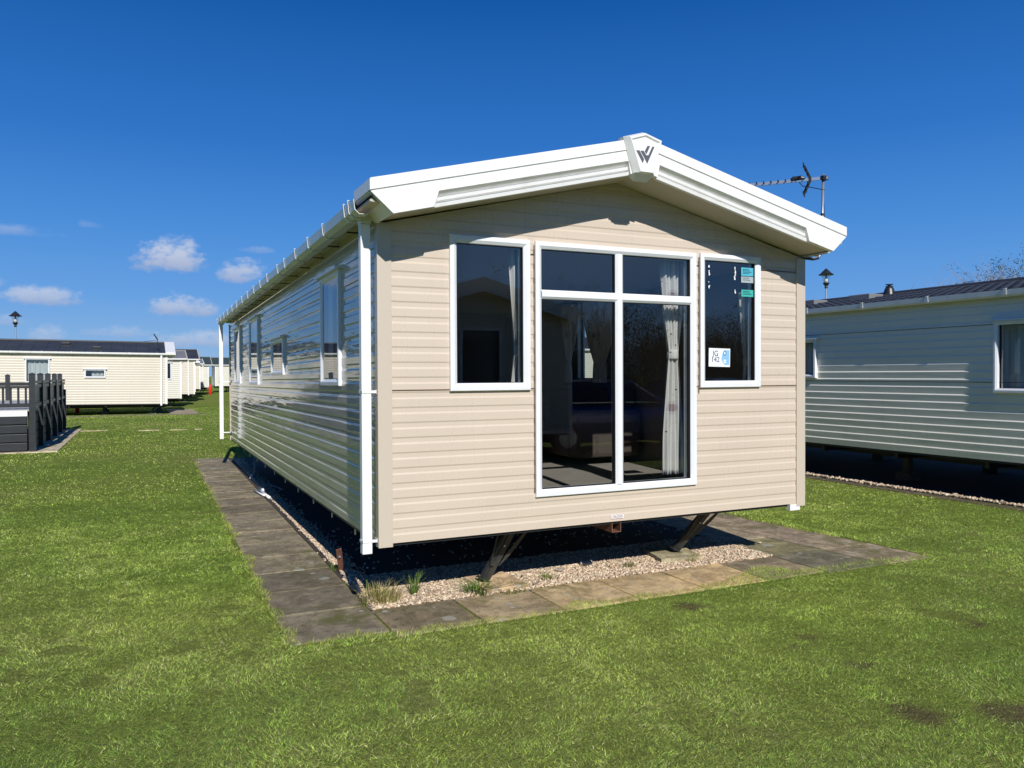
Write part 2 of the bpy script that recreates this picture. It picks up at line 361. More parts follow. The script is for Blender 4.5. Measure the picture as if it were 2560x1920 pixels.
# paving rows: slabs as raised blocks inside one path mesh
def slab_row(b, P0, P1, width, n, cols, side=1, th=.045, tilt=.003):
    P0 = Vector(P0); P1 = Vector(P1); d = (P1-P0); L = d.length; d.normalize(); nn = Vector((-d.y, d.x))*side
    w = L/n
    for i in range(n):
        gp = .009+random.random()*.006; a = P0+d*(i*w+gp); c = P0+d*((i+1)*w-gp)
        j = lambda: random.uniform(-.004, .004)
        q = [(a.x+j(), a.y+j()), (c.x+j(), c.y+j()), (c.x+nn.x*width+j(), c.y+nn.y*width+j()), (a.x+nn.x*width+j(), a.y+nn.y*width+j())]
        zz = [GZ+random.uniform(-tilt, tilt) for _ in range(4)]
        ins = .004; cx = sum(p[0] for p in q)/4; cy = sum(p[1] for p in q)/4
        top = [(p[0]+(cx-p[0])*ins*3, p[1]+(cy-p[1])*ins*3, z) for p, z in zip(q, zz)]
        mid = [(p[0], p[1], z-.005) for p, z in zip(q, zz)]; bot = [(p[0], p[1], GZ-th) for p in q]
        cc = cols(i); ec = tuple(v*k for v, k in zip(cc, (1.16, 1.13, 1.02))); rin = .05
        cen = [(p[0]+(cx-p[0])*rin*2.2, p[1]+(cy-p[1])*rin*2.2, p[2]) for p in top]
        b.add(cen, [(0, 1, 2, 3)], cc); b.add(top+mid+bot, [(k, 4+k, 4+(k+1) % 4, (k+1) % 4) for k in range(4)]+[(4+k, 8+k, 8+(k+1) % 4, 4+(k+1) % 4) for k in range(4)], cc)
        for k in range(4): b.add([top[k], top[(k+1) % 4], cen[(k+1) % 4], cen[k]], [(0, 1, 2, 3)], ('edge', ec, ec, cc, cc))
def vary(c, k=.15):
    f = random.uniform(1-k, 1+k); return tuple(x*f for x in c)
DK, TN, BR = (.142, .128, .102), (.36, .30, .215), (.27, .215, .165)
b = MB()
slab_row(b, (-.630, -.285), (-.630+.10, 11.1), .605, 19, lambda i: vary(DK if i < 3 else (.185, .165, .128), .22), side=-1)
tag(b.build('side_path', M['slab']), kind='structure')
b = MB()
fc = [(.16, .138, .098), (.29, .24, .165), (.40, .315, .20), (.43, .335, .21), (.45, .345, .215), (.19, .165, .12)]
slab_row(b, (-.020, -.395), (3.545, -.39), .575, 6, lambda i: vary(fc[i], .05), side=1)
tag(b.build('front_path', M['slab']), kind='structure')
b = MB()
pts = [(-.43, 3.55, 4.19), (.2, 3.55, 4.13), (.82, 3.555, 4.06), (1.45, 3.56, 4.0), (2.05, 3.565, 3.97), (2.65, 3.57, 3.95), (3.9, 3.57, 3.95), (5.1, 3.57, 3.95), (6.3, 3.57, 3.95)]
for i in range(len(pts)-1):
    (y0, a0, m0), (y1, a1, m1) = pts[i], pts[i+1]
    for (xa0, xb0, xa1, xb1, cc) in ((a0, m0-.008, a1, m1-.008, [(.15, .145, .11), (.20, .19, .12)][min(i, 1)] if i < 2 else (.30, .26, .20)), (m0+.008, m0+.56, m1+.008, m1+.60, (.27, .225, .18))):
        zt = GZ+random.uniform(-.003, .003)
        q = [(xa0, y0+.005), (xb0, y0+.005), (xb1, y1-.005), (xa1, y1-.005)]
        b.add([(x, y, zt) for x, y in q]+[(x, y, GZ-.045) for x, y in q], [(0, 1, 2, 3)]+[(k, 4+k, 4+(k+1) % 4, (k+1) % 4) for k in range(4)], vary(cc, .06))
tag(b.build('far_side_path', M['slab']), kind='structure')
# neighbour gravel strip and kerb, deck base slab, half buried kerb stones, far slabs
b = MB(); b.box((7.72, -4, SOIL-.03), (7.93, 12, GZ-.004), (.10, .09, .065)); tag(b.build('neighbour_kerb', M['slab']), kind='structure')
sheet('neighbour_bare_soil', [(7.93, -4), (11.9, -4), (11.9, 12), (7.93, 12)], SOIL+.008, bpy.data.materials['soil'])
b = MB(); b.box((-8, 14.0, SOIL-.03), (-3.02, 21.6, GZ+.01), (.45, .41, .32)); tag(b.build('deck_base_slab', M['slab']), kind='structure')
b = MB()
for x0, x1, y in ((-3.0, -2.3, 20.6), (-1.5, -.95, 20.0), (-.66, -.2, 19.9), (0.0, .2, 19.8)): b.box((x0, y, SOIL-.02), (x1, y+.16, GZ+.01), (.42, .38, .27))
tag(b.build('buried_kerb_stones', M['slab']), kind='structure')
b = MB(); b.box((-9, 29.6, SOIL-.02), (1.0, 30.2, GZ), (.16, .15, .12)); b.box((-.35, 30.2, SOIL-.02), (.75, 35, GZ+.002), (.30, .26, .2)); tag(b.build('far_paving', M['slab']), kind='structure')

# ------------------------------------------------------------------ grass blades (nobody could count them)
def vnoise(x, y, s, seed=0):
    x = x*s+seed*17.3; y = y*s+seed*9.1; xi = np.floor(x).astype(np.int64); yi = np.floor(y).astype(np.int64); fx = x-xi; fy = y-yi
    fx = fx*fx*(3-2*fx); fy = fy*fy*(3-2*fy)
    def h(a, b): 
        v = (a*374761393+b*668265263+seed*1442695) & 0xffffffff; v = ((v ^ (v >> 13))*1274126177) & 0xffffffff; return ((v ^ (v >> 16)) & 0xffff)/65535.
    return (h(xi, yi)*(1-fx)+h(xi+1, yi)*fx)*(1-fy)+(h(xi, yi+1)*(1-fx)+h(xi+1, yi+1)*fx)*fy
def blocked(x, y):
    e = (vnoise(x, y, 4.5, 3)-.5)*.10+(vnoise(x, y, 14, 5)-.5)*.07+(vnoise(x, y, 45, 4)-.5)*.035
    k = np.zeros(len(x), bool)
    xl = -.600+.009*y
    k |= (x > xl+e) & (x < .2) & (y > -.235+e) & (y < 11.0)
    yo = np.interp(x, [-.6, .2, .9, 1.3, 1.8, 2.6, 3.1, 3.6, 4.2, 4.7], [-.24, -.34, -.36, -.27, -.36, -.27, -.10, -.20, -.31, -.36])
    k |= (x > -.2) & (x < 4.75) & (y > yo+e*.8) & (y < .5)
    mid = np.interp(y, [-.43, 2.05, 6], [4.76, 4.57, 4.55])
    k |= (x > 3.3) & (x < mid-.05+e) & (y > -.30) & (y < 6.3)
    k |= (x > -.1) & (x < 3.7) & (y > 0) & (y < 11)
    k |= (x > 7.70+e*1.2) & (x < 11.9) & (y > -4) & (y < 12)
    k |= (x > -8) & (x < -3.03+e) & (y > 14.05+e) & (y < 21.6)
    k |= (x > -9) & (x < 1.0+e) & (y > 29.7+e) & (y < 30.2)
    return k
def make_blades(n, dmin, dmax, pw, hgt, wid, near, seg2):
    # polar samples round the camera ground point, covering more than the field of view
    a = rng.uniform(YAW-R(52), YAW+R(52), n)
    uu = rng.random(n); d = (dmin**pw+uu*(dmax**pw-dmin**pw))**(1/pw)
    x = CAM[0]+np.sin(a)*d; y = CAM[1]+np.cos(a)*d
    rr_ = rng.random(len(x)); k = ~blocked(x, y) & (rr_ < (np.clip((13-d)/6, 0, 1) if near else np.clip((d-4.5)/7, 0, 1))); x, y, d = x[k], y[k], d[k]
    p1 = vnoise(x, y, .9, 11); p2 = vnoise(x, y, 3.1, 12); p3 = vnoise(x, y, .35, 13); p4 = vnoise(x, y, 8, 14)
    bare = (p2*.6+p4*.4) > .80; w7 = (vnoise(x, y, 7, 21)-.5)*.16
    for bx, by, br in BARE: bare |= np.hypot((x-bx)*.8, y-by)+w7+(rng.random(len(x))-.5)*.10 < br*.75
    k = rng.random(len(x)) > np.where(bare, .58, .35*(vnoise(x, y, 30, 51) > .74)); x, y, d, p1, p2, p3, p4, bare = [q[k] for q in (x, y, d, p1, p2, p3, p4, bare)]
    n = len(x)
    edge = np.zeros(n)
    h = hgt*(rng.uniform(.45, 1.0, n))*(.85+.3*p2)*np.where(bare, .5, 1)
    w = wid*rng.uniform(.6, 1.25, n)*np.clip(d/7, .85, 4)
    ang = rng.uniform(0, 2*np.pi, n); fa = rng.uniform(0, 2*np.pi, n); lean = h*rng.uniform(.5, 2.6, n); fl = (vnoise(x, y, 1.7, 31)+vnoise(x, y, 5, 32))*6.0; fa = np.where(rng.random(n) < .55, fl+rng.normal(0, .6, n), fa)
    lx, ly = np.cos(fa)*lean, np.sin(fa)*lean; wx, wy = np.cos(ang)*w/2, np.sin(ang)*w/2
    xlp = -.655+.009*y; onslab = ((x > xlp) & (x < .1) & (y > -.31) & (y < 11.1)) | ((x > -.66) & (x < 4.75) & (y > -.44) & (y < .25)) | ((x > 3.5) & (x < 4.78) & (y > -.44) & (y < 6.3))
    z0 = np.where(onslab, GZ-.003, SOIL-.002); h = np.where(onslab, h*1.3, h)
    cA = np.array([.235, .390, .060]); cB = np.array([.530, .640, .125]); cC = np.array([.72, .66, .33]); cD = np.array([.080, .150, .040]); cE = np.array([.26, .20, .13])
    t = np.clip(.48+1.1*((p1*.5+p3*.5)-.5)+.3*(p2-.5)+rng.normal(0, .25, n), 0, 1)[:, None]
    c = cA*(1-t)+cB*t
    s = (rng.random(n) < .07+.12*(p3 > .55)*p1+.10*(p2 > .66))[:, None]; c = np.where(s, cC*rng.uniform(.6, 1.1, (n, 1)), c)
    s = (rng.random(n) < .05+.30*(1-p1))[:, None]; c = np.where(s, cD, c)
    s = (bare & (rng.random(n) < .6))[:, None]; c = np.where(s, cE*rng.uniform(.4, 1.0, (n, 1)), c)
    cv = (vnoise(x, y, 22, 41)-.5)*.5; c = c*rng.lognormal(-.04, .50, (n, 1)).clip(.25, 2.1)*(1.10+cv+.22*(p4-.5)+.22*(p2-.5))[:, None].clip(.45, 1.7)
    rim = blocked(x+.06, y) | blocked(x-.06, y) | blocked(x, y+.06); c = np.where((rim & (rng.random(n) < .4))[:, None], np.array([.55, .52, .13])*rng.uniform(.5, 1.1, (n, 1)), c); h = np.where(rim, h*1.5, h)
    if seg2:
        V = np.empty((n, 5, 3)); m_ = .55
        V[:, 0] = np.c_[x-wx, y-wy, z0]; V[:, 1] = np.c_[x+wx, y+wy, z0]
        V[:, 2] = np.c_[x+wx*.8+lx*.3, y+wy*.8+ly*.3, z0+h*m_]; V[:, 3] = np.c_[x-wx*.8+lx*.3, y-wy*.8+ly*.3, z0+h*m_]
        V[:, 4] = np.c_[x+lx, y+ly, z0+h]
        F4 = np.arange(n)[:, None]*5
        return V.reshape(-1, 3), np.concatenate([F4+np.array([0, 1, 2]), F4+np.array([0, 2, 3]), F4+np.array([3, 2, 4])], 1).reshape(-1, 3), np.repeat(c, 3, 0)
    V = np.empty((n, 3, 3)); V[:, 0] = np.c_[x-wx, y-wy, z0]; V[:, 1] = np.c_[x+wx, y+wy, z0]; V[:, 2] = np.c_[x+lx, y+ly, z0+h]
    return V.reshape(-1, 3), np.arange(n*3).reshape(-1, 3), c
def tri_mesh(name, parts, m):
    off = 0; Vs = []; Fs = []; Cs = []
    for V, F, C in parts: Vs.append(V); Fs.append(F+off); Cs.append(C); off += len(V)
    V = np.concatenate(Vs).astype('f'); F = np.concatenate(Fs).astype('i'); C = np.concatenate(Cs)
    me = bpy.data.meshes.new(name); me.vertices.add(len(V)); me.vertices.foreach_set('co', V.ravel())
    me.loops.add(F.size); me.loops.foreach_set('vertex_index', F.ravel()); me.polygons.add(len(F))
    me.polygons.foreach_set('loop_start', np.arange(0, F.size, 3, dtype='i')); me.polygons.foreach_set('loop_total', np.full(len(F), 3, 'i'))
    me.update(calc_edges=True)
    at = me.color_attributes.new('Col', 'FLOAT_COLOR', 'CORNER'); cc = np.ones((F.size, 4), 'f'); cc[:, :3] = np.repeat(C, 3, 0)
    at.data.foreach_set('color', cc.ravel()); me.materials.append(m)
    o = bpy.data.objects.new(name, me); col.objects.link(o); return o
GP = [make_blades(1900000, 2.4, 13, 1.05, .017, .0026, True, False), make_blades(800000, 4.5, 42, .85, .019, .0044, False, False)]
go = tri_mesh('grass', GP, M['blade']); tag(go, 'short mown green grass of the lawn round the paths', 'grass', kind='stuff')

# pebbles
def pebbles(name, n, fx, rad=(.008, .0155)):
    bm = bmesh.new(); bmesh.ops.create_icosphere(bm, subdivisions=1, radius=1); bm.verts.ensure_lookup_table()
    base = np.array([v.co[:] for v in bm.verts]); fc = np.array([[v.index for v in f.verts] for f in bm.faces]); bm.free()
    xy, zb = fx(n); n = len(xy); r = rng.uniform(*rad, n); V = base[None]*np.ones((n, 1, 1))
    V = V*(1+rng.normal(0, .12, (n, len(base), 1))); V = V*np.stack([rng.uniform(.8, 1.35, n), rng.uniform(.65, 1.0, n), rng.uniform(.45, .8, n)], 1)[:, None]*r[:, None, None]
    a = rng.uniform(0, 6.28, n); ca, sa = np.cos(a)[:, None], np.sin(a)[:, None]
    X = V[..., 0]*ca-V[..., 1]*sa; Y = V[..., 0]*sa+V[..., 1]*ca; Z = V[..., 2]+X*rng.normal(0, .25, (n, 1))
    V = np.stack([X+xy[:, :1], Y+xy[:, 1:], Z+zb[:, None]], -1)
    pal = np.array([(.56, .45, .32), (.47, .35, .25), (.62, .53, .41), (.38, .29, .21), (.48, .37, .28), (.27, .215, .17), (.66, .58, .45)])
    c = pal[rng.integers(0, len(pal), n)]*rng.uniform(.8, 1.35, (n, 1))*np.array([1.05, 1.0, .92])
    F = (np.arange(n)[:, None, None]*len(base)+fc[None]).reshape(-1, 3)
    o = tri_mesh(name, [(V.reshape(-1, 3), F, np.repeat(c, len(fc), 0))], M['pebble']); 
    return o
def area1(n):
    x = rng.uniform(0.0, 3.54, n); y = .185+np.where(rng.random(n) < .975, rng.random(n)*.90, rng.random(n)*3)
    return np.c_[x, y], SOIL+.006+rng.uniform(0, .012, n)
tag(pebbles('gravel', 22000, area1), 'buff and pink pea gravel under the front of the near caravan', 'gravel', kind='stuff')
def area2(n):
    y = .2+rng.random(n)**1.2*10.5; x = np.clip(.012+.013*y, 0, 1)+np.abs(rng.normal(0, .07, n))
    return np.c_[x, y], SOIL+.008+rng.uniform(0, .016, n)
tag(pebbles('gravel_edge', 9000, area2), 'narrow line of gravel along the inner edge of the side path', 'gravel', kind='stuff')
def area3(n):
    y = rng.uniform(-3.5, 8, n); x = 7.94+np.abs(rng.normal(0, .05, n)); return np.c_[x, y], SOIL+.012+rng.uniform(0, .02, n)
tag(pebbles('pale_gravel', 4200, area3, (.012, .022)), 'pale gravel strip along the foot of the grey-green neighbour caravan', 'gravel', kind='stuff')

# ------------------------------------------------------------------ shared builders
PROF = [(0, .0052), (.047, .0052), (.0505, .0048), (.060, .0012), (.064, .0008), (.087, .0008), (.0905, .0014), (.0975, .0046), (.1, .0052)]
PROF_T = [(0, .001), (.082, .0125), (.086, .0122), (.098, .0015), (.1, .001)]      # tapered boards of the grey-green caravan
def prof_o(z, pf=None):
    t = z % .1; pf = pf or PROF
    return float(np.interp(t, [p[0] for p in pf], [p[1] for p in pf]))
def siding(mb, s0, s1, z0, z1, holes=(), left=None, right=None, scale=1.0, pf=None):
    pf = pf or PROF
    """horizontal boards; holes = (sa, sb, za, zb); left/right give the wall's ends at a height (gables)"""
    zs = []
    k = math.floor(z0/.1)
    while k*.1 < z1:
        for t, o in pf[:-1]:
            z = k*.1+t
            if z0 < z < z1: zs.append((round(z, 5), o))
        k += 1
    zs += [(z0, prof_o(z0, pf)), (z1, prof_o(z1, pf))]
    for h in holes:
        for z in h[2:4]:
            if z0 < z < z1: zs.append((z, prof_o(z, pf)))
    zs = sorted(set(zs)); L = left or (lambda z: s0); Rr = right or (lambda z: s1)
    for (za, oa), (zb, ob) in zip(zs, zs[1:]):
        if zb-za < 1e-5: continue
        zm = (za+zb)/2; cut = sorted([(h[0], h[1]) for h in holes if h[2] < zm < h[3]])
        xs = [None]; 
        segs = []; cur = None
        for c in cut: segs.append((cur, c[0])); cur = c[1]
        segs.append((cur, None))
        for a, b_ in segs:
            a0 = L(za) if a is None else a; a1 = L(zb) if a is None else a; b0 = Rr(za) if b_ is None else b_; b1 = Rr(zb) if b_ is None else b_
            if b0-a0 < 1e-4: continue
            mb.quad((a0, za, oa*scale), (b0, za, oa*scale), (b1, zb, ob*scale), (a1, zb, ob*scale))
def flat(mb, s0, s1, z0, z1, holes=(), o=0.0, left=None, right=None, zx=()):
    zs = sorted(set([z0, z1]+list(zx)+[z for h in holes for z in h[2:4] if z0 < z < z1])); L = left or (lambda z: s0); Rr = right or (lambda z: s1)
    for za, zb in zip(zs, zs[1:]):
        zm = (za+zb)/2; cut = sorted([(h[0], h[1]) for h in holes if h[2] < zm < h[3]]); cur = None; segs = []
        for c in cut: segs.append((cur, c[0])); cur = c[1]
        segs.append((cur, None))
        for a, b_ in segs:
            a0 = L(za) if a is None else a; a1 = L(zb) if a is None else a; b0 = Rr(za) if b_ is None else b_; b1 = Rr(zb) if b_ is None else b_
            mb.quad((a0, za, o), (b0, za, o), (b1, zb, o), (a1, zb, o))
def ring(mb, s0, s1, z0, z1, prof):
    n = len(prof); vs = []
    for d, o in prof: vs += [(s0+d, z0+d, o), (s1-d, z0+d, o), (s1-d, z1-d, o), (s0+d, z1-d, o)]
    mb.add(vs, [(i*4+k, i*4+(k+1) % 4, (i+1)*4+(k+1) % 4, (i+1)*4+k) for i in range(n-1) for k in range(4)])
FP = [(0, -.005), (0, .024), (.003, .028), (.030, .030), (.034, .027), (.050, .016), (.053, .012), (.053, -.07)]
def window(fn, s0, s1, z0, z1, parent, fm, gm, mulls=(), trans=(), name='window', cap=False, deep=0.0, pane_o=-.006):
    root = bpy.data.objects.new(name, None); col.objects.link(root); root.parent = parent
    b = MB(fn); ring(b, s0, s1, z0, z1, [(d, o+(deep if o > 0 else 0)) for d, o in FP])
    w = .035
    bars = []
    for x in mulls: bars.append((x-w, x+w, z0+.05, z1-.05, 0))
    for z in trans: bars.append((s0+.05, s1-.05, z-w*.95, z+w*.95, 1))
    for xa, xb, za, zb, hz in bars:
        pr = [(-w, -.04), (-w, .010), (-w+.004, .014), (-.017, .0265 if not hz else .0262), (.017, .0265 if not hz else .0262), (w-.004, .014), (w, .010), (w, -.04)]
        if hz: b.strip([(p*.95, o) for p, o in pr], xa, xb, lambda p, q, t, zc=(za+zb)/2: (t, zc+p, q))
        else: b.strip(pr, za, zb, lambda p, q, t, xc=(xa+xb)/2: (xc+p, t, q))
    b.build('frame', fm, root)
    lx = [s0+.053]+[v for x in mulls for v in (x-w, x+w)]+[s1-.053]; lz = [z0+.053]+[v for z in trans for v in (z-w*.95, z+w*.95)]+[z1-.053]
    gk = MB(fn)
    for i in range(0, len(lx), 2):
        for j in range(0, len(lz), 2):
            p = MB(fn); p.quad((lx[i], lz[j], pane_o), (lx[i+1], lz[j], pane_o), (lx[i+1], lz[j+1], pane_o), (lx[i], lz[j+1], pane_o))
            p.build('pane', gm, root)
            ring(gk, lx[i]-.001, lx[i+1]+.001, lz[j]-.001, lz[j+1]+.001, [(0, .0105), (.004, .0105), (.0045, -.03)])
    gk.build('gasket', M['rubber'], root)
    if cap:
        c = MB(fn); c.prism([(z1+.002, 0), (z1+.028, 0), (z1+.012, .062+deep), (z1-.004, .062+deep)], s0-.05, s1+.05, lambda p, q, t: (t, p, q)); c.build('drip_cap', M['rubber'] if cap == 2 else fm, root)
    return root
def sheet_curtain(name, x, y, z0, z1, w_top, w_mid, w_bot, zw, label, amp=.022, folds=5, along='x', m='curtain', lean=0, parent=None):
    b = MB(); nx, nz = folds*10, 44; ph = random.random()*6; vs = []
    for j in range(nz+1):
        z = z1+(z0-z1)*j/nz
        if z > zw: t = (z1-z)/(z1-zw); w = w_top+(w_mid-w_top)*t**1.5
        else: t = (zw-z)/(zw-z0); w = w_mid+(w_bot-w_mid)*min(1, t*1.5)**.6
        off = lean*min(1, (z1-z)/(z1-zw))
        for i in range(nx+1):
            u = i/nx; s = (u-.5)*w+off; d = amp*math.sin(u*folds*2*math.pi+ph+.4*math.sin(z*3))*(.5+.5*min(1, w/w_top))+.008*math.sin(u*17+z*4)
            vs.append((x+s, y+d, z) if along == 'x' else (x+d, y+s, z))
    b.add(vs, [(j*(nx+1)+i, j*(nx+1)+i+1, (j+1)*(nx+1)+i+1, (j+1)*(nx+1)+i) for j in range(nz) for i in range(nx)])
    o = b.build(name, M[m], parent, smooth=True, fix=False)
    md = o.modifiers.new('thickness', 'SOLIDIFY'); md.thickness = .002
    if label: tag(o, label, 'curtain')
    tb = MB()
    if along == 'x' and zw < z1-.1: tb.lathe([(w_mid*.52, zw-.03), (w_mid*.56, zw-.015), (w_mid*.56, zw+.03), (w_mid*.5, zw+.045)], x+lean, y, 16); tb.build('tie_back', M[m], o, smooth=True)
    return o
def text_mesh(name, txt, size, m, fn, parent, align='CENTER', ext=.0008, spacing=1.0):
    cu = bpy.data.curves.new(name, 'FONT'); cu.body = txt; cu.size = size; cu.align_x = align; cu.align_y = 'CENTER'; cu.extrude = ext; cu.space_line = spacing
    o = bpy.data.objects.new(name+'_tmp', cu); col.objects.link(o); dg = bpy.context.evaluated_depsgraph_get(); me = bpy.data.meshes.new_from_object(o.evaluated_get(dg))
    bpy.data.objects.remove(o); 
    for v in me.vertices: v.co = Vector(fn(v.co.x, v.co.y, v.co.z))
    me.name = name; me.materials.clear(); me.materials.append(m); q = bpy.data.objects.new(name, me); col.objects.link(q); q.parent = parent; return q

# ------------------------------------------------------------------ the near caravan
W, LEN, CX = 3.70, 9.52, 1.825
drop = lambda y, z: -max(y, 0)*(.0075*min(max(z, 0), 1)+.0050*max(z-1, 0))
fF = lambda s, z, o: (s, -o, z)
fL = lambda s, z, o: (-o, s, z+drop(s, z))
fR = lambda s, z, o: (W+o, s, z+drop(s, z))
fB = lambda s, z, o: (s, LEN+o, z+drop(LEN, z))
car = empty('static_caravan', (0, 0, 0), 0, 'near beige static caravan with white bargeboard and tall glazed front end', 'static caravan')
ZB = lambda x: 2.098+.243*(x if x < CX else 2*CX-x)     # underside line of bargeboard and soffit
zt0, sl = 2.12, .243
WALLTOP = ZB(CX)
Lg = lambda z: 0.0 if z <= ZB(0) else (z-2.098)/.243
Rg = lambda z: W if z <= ZB(W) else 2*CX-(z-2.098)/.243
fw_holes = [(.485, 1.094, .998, 2.061), (1.134, 2.558, .231, 2.058), (2.597, 3.216, .998, 2.064)]
hin = lambda h, d=.02: [(a+d, b-d, c+d, e-d) for a, b, c, e in [tuple(q[:4]) for q in h]]
b = MB(fF); siding(b, 0, W, 0, WALLTOP-.002, hin(fw_holes), Lg, Rg); b.build('front_wall', M['clad_front'], car, fix=False)
lw_holes = [(1.05, 1.735, 1.035, 1.945), (3.70, 4.56, 1.145, 1.56), (5.72, 6.62, 1.03, 1.955), (7.78, 8.57, 1.04, 1.955)]
b = MB(fL); siding(b, 0, LEN, 0, 2.26, hin(lw_holes), scale=1.1); b.build('left_wall', M['clad_side_shaded'], car, fix=False)
rw_holes = [(3.05, 3.75, 1.03, 1.95), (4.75, 5.55, 1.03, 1.95), (7.0, 7.6, 1.03, 1.95)]
b = MB(fR); siding(b, 0, LEN, 0, 2.24, hin(rw_holes)); b.build('right_wall', M['clad_side_shaded'], car, fix=False)
b = MB(fB); siding(b, 0, W, 0, WALLTOP-.01, (), Lg, Rg); b.build('rear_wall', M['clad_front'], car, fix=False)
# joint strips on the front
for a, c, z in ((.08, .484, 1.010), (1.096, 1.132, 1.010), (2.56, 2.596, 1.010), (3.218, 3.625, 1.008), (3.218, 3.625, 1.965), (1.096, 1.132, 1.965), (2.56, 2.596, 1.965)): b = MB(fF); b.box((a, z-.0022, .002), (c, z+.0022, .0122)); b.build('joint_strip', M['interior_wood'], car)
for a, z0_, z1_ in ((1.127, .95, 2.03), (2.59, .95, 2.03), (1.127, .26, .95)): b = MB(fF); b.box((a, z0_, .002), (a+.003, z1_, .0135)); b.build('joint_strip', M['interior_wood'], car)
# corner trims
def corner(name, x, y, sx, sy, top):
    b = MB(); t = .0165; w1, w2 = .080, .050
    pr = [(-t, -t), (w1, -t), (w1, 0), (w1, .001), (0, .001), (0, w2), (-t, w2)] if False else [(-t, -t), (w1, -t), (w1, -.001), (-.001, -.001), (-.001, w2), (-t, w2)]
    b.prism([(x+sx*p, y+sy*q) for p, q in pr], -.022, top, lambda p, q, z: (p, q, z+drop(y, z)))
    return b.build(name, M['trim_beige'], car, bevel=.002)
corner('corner_trim', 0, 0, 1, 1, 2.105); corner('corner_trim', W, 0, -1, 1, 2.08)
corner('corner_trim', 0, LEN, 1, -1, 2.10); corner('corner_trim', W, LEN, -1, -1, 2.08)
b = MB(); b.box((3.55, -.012, -.055), (3.66, .03, -.002)); b.build('end_bracket', M['white'], car)
# roof shell and soffit
def roofpt(x, y, dz=0):
    z = 2.222+.247*((x+.15) if x < CX else (2*CX-x+.15)); return (x, y, z+dz-max(y, 0)*.0125)
y0, y1 = -.352, LEN+.22; b = MB(); xs = np.concatenate([np.linspace(-.15, CX, 34), np.linspace(CX, 3.80, 34)[1:]])
rv = lambda i, x: .012*abs(math.sin(x*math.pi/.15)) if False else 0
nseg = 48; ys = np.linspace(y0, y1, nseg*2+1)
vs = [roofpt(x, y, .010 if (j % 2) else 0) for j, y in enumerate(ys) for x in (-.15, CX, 3.80)]
b.add(vs, [(j*3+k, j*3+k+1, (j+1)*3+k+1, (j+1)*3+k) for j in range(len(ys)-1) for k in range(2)])
vb = [roofpt(x, y, -.03) for y in (y0, y1) for x in (-.15, CX, 3.80)]
b.add(vb, [(0, 3, 4, 1), (1, 4, 5, 2)])
b.build('roof', M['roof_dark'], car)
b = MB()      # soffit boards: front overhang and side eaves
for sgn in (0, 1):
    X = (lambda x: x) if not sgn else (lambda x: 2*CX-x)
    for ya, yb in ((-.327, 0.0), (LEN, LEN+.2)):
        P = [(-.012, ya), (CX, ya), (CX, yb), (-.012, yb)]
        b.add([(X(x), y, ZB(x)+(.012 if x < 0.1 else .0)+drop(y, 2.1)*1.0) for x, y in P]+[(X(x), y, ZB(x)+.02+drop(y, 2.1)) for x, y in P], [(0, 1, 2, 3), (4, 7, 6, 5), (0, 4, 5, 1), (1, 5, 6, 2), (2, 6, 7, 3), (3, 7, 4, 0)])
    P = [(-.145, -.33), (.0, -.33), (.0, LEN+.2), (-.145, LEN+.2)]
    b.add([(X(x), y, (2.165 if x < -.1 else 2.150)-max(y, 0)*.0125) for x, y in P]+[(X(x), y, 2.18-max(y, 0)*.0125) for x, y in P], [(0, 1, 2, 3), (4, 7, 6, 5), (0, 4, 5, 1), (1, 5, 6, 2), (2, 6, 7, 3), (3, 7, 4, 0)])
b.build('soffit', M['soffit'], car)
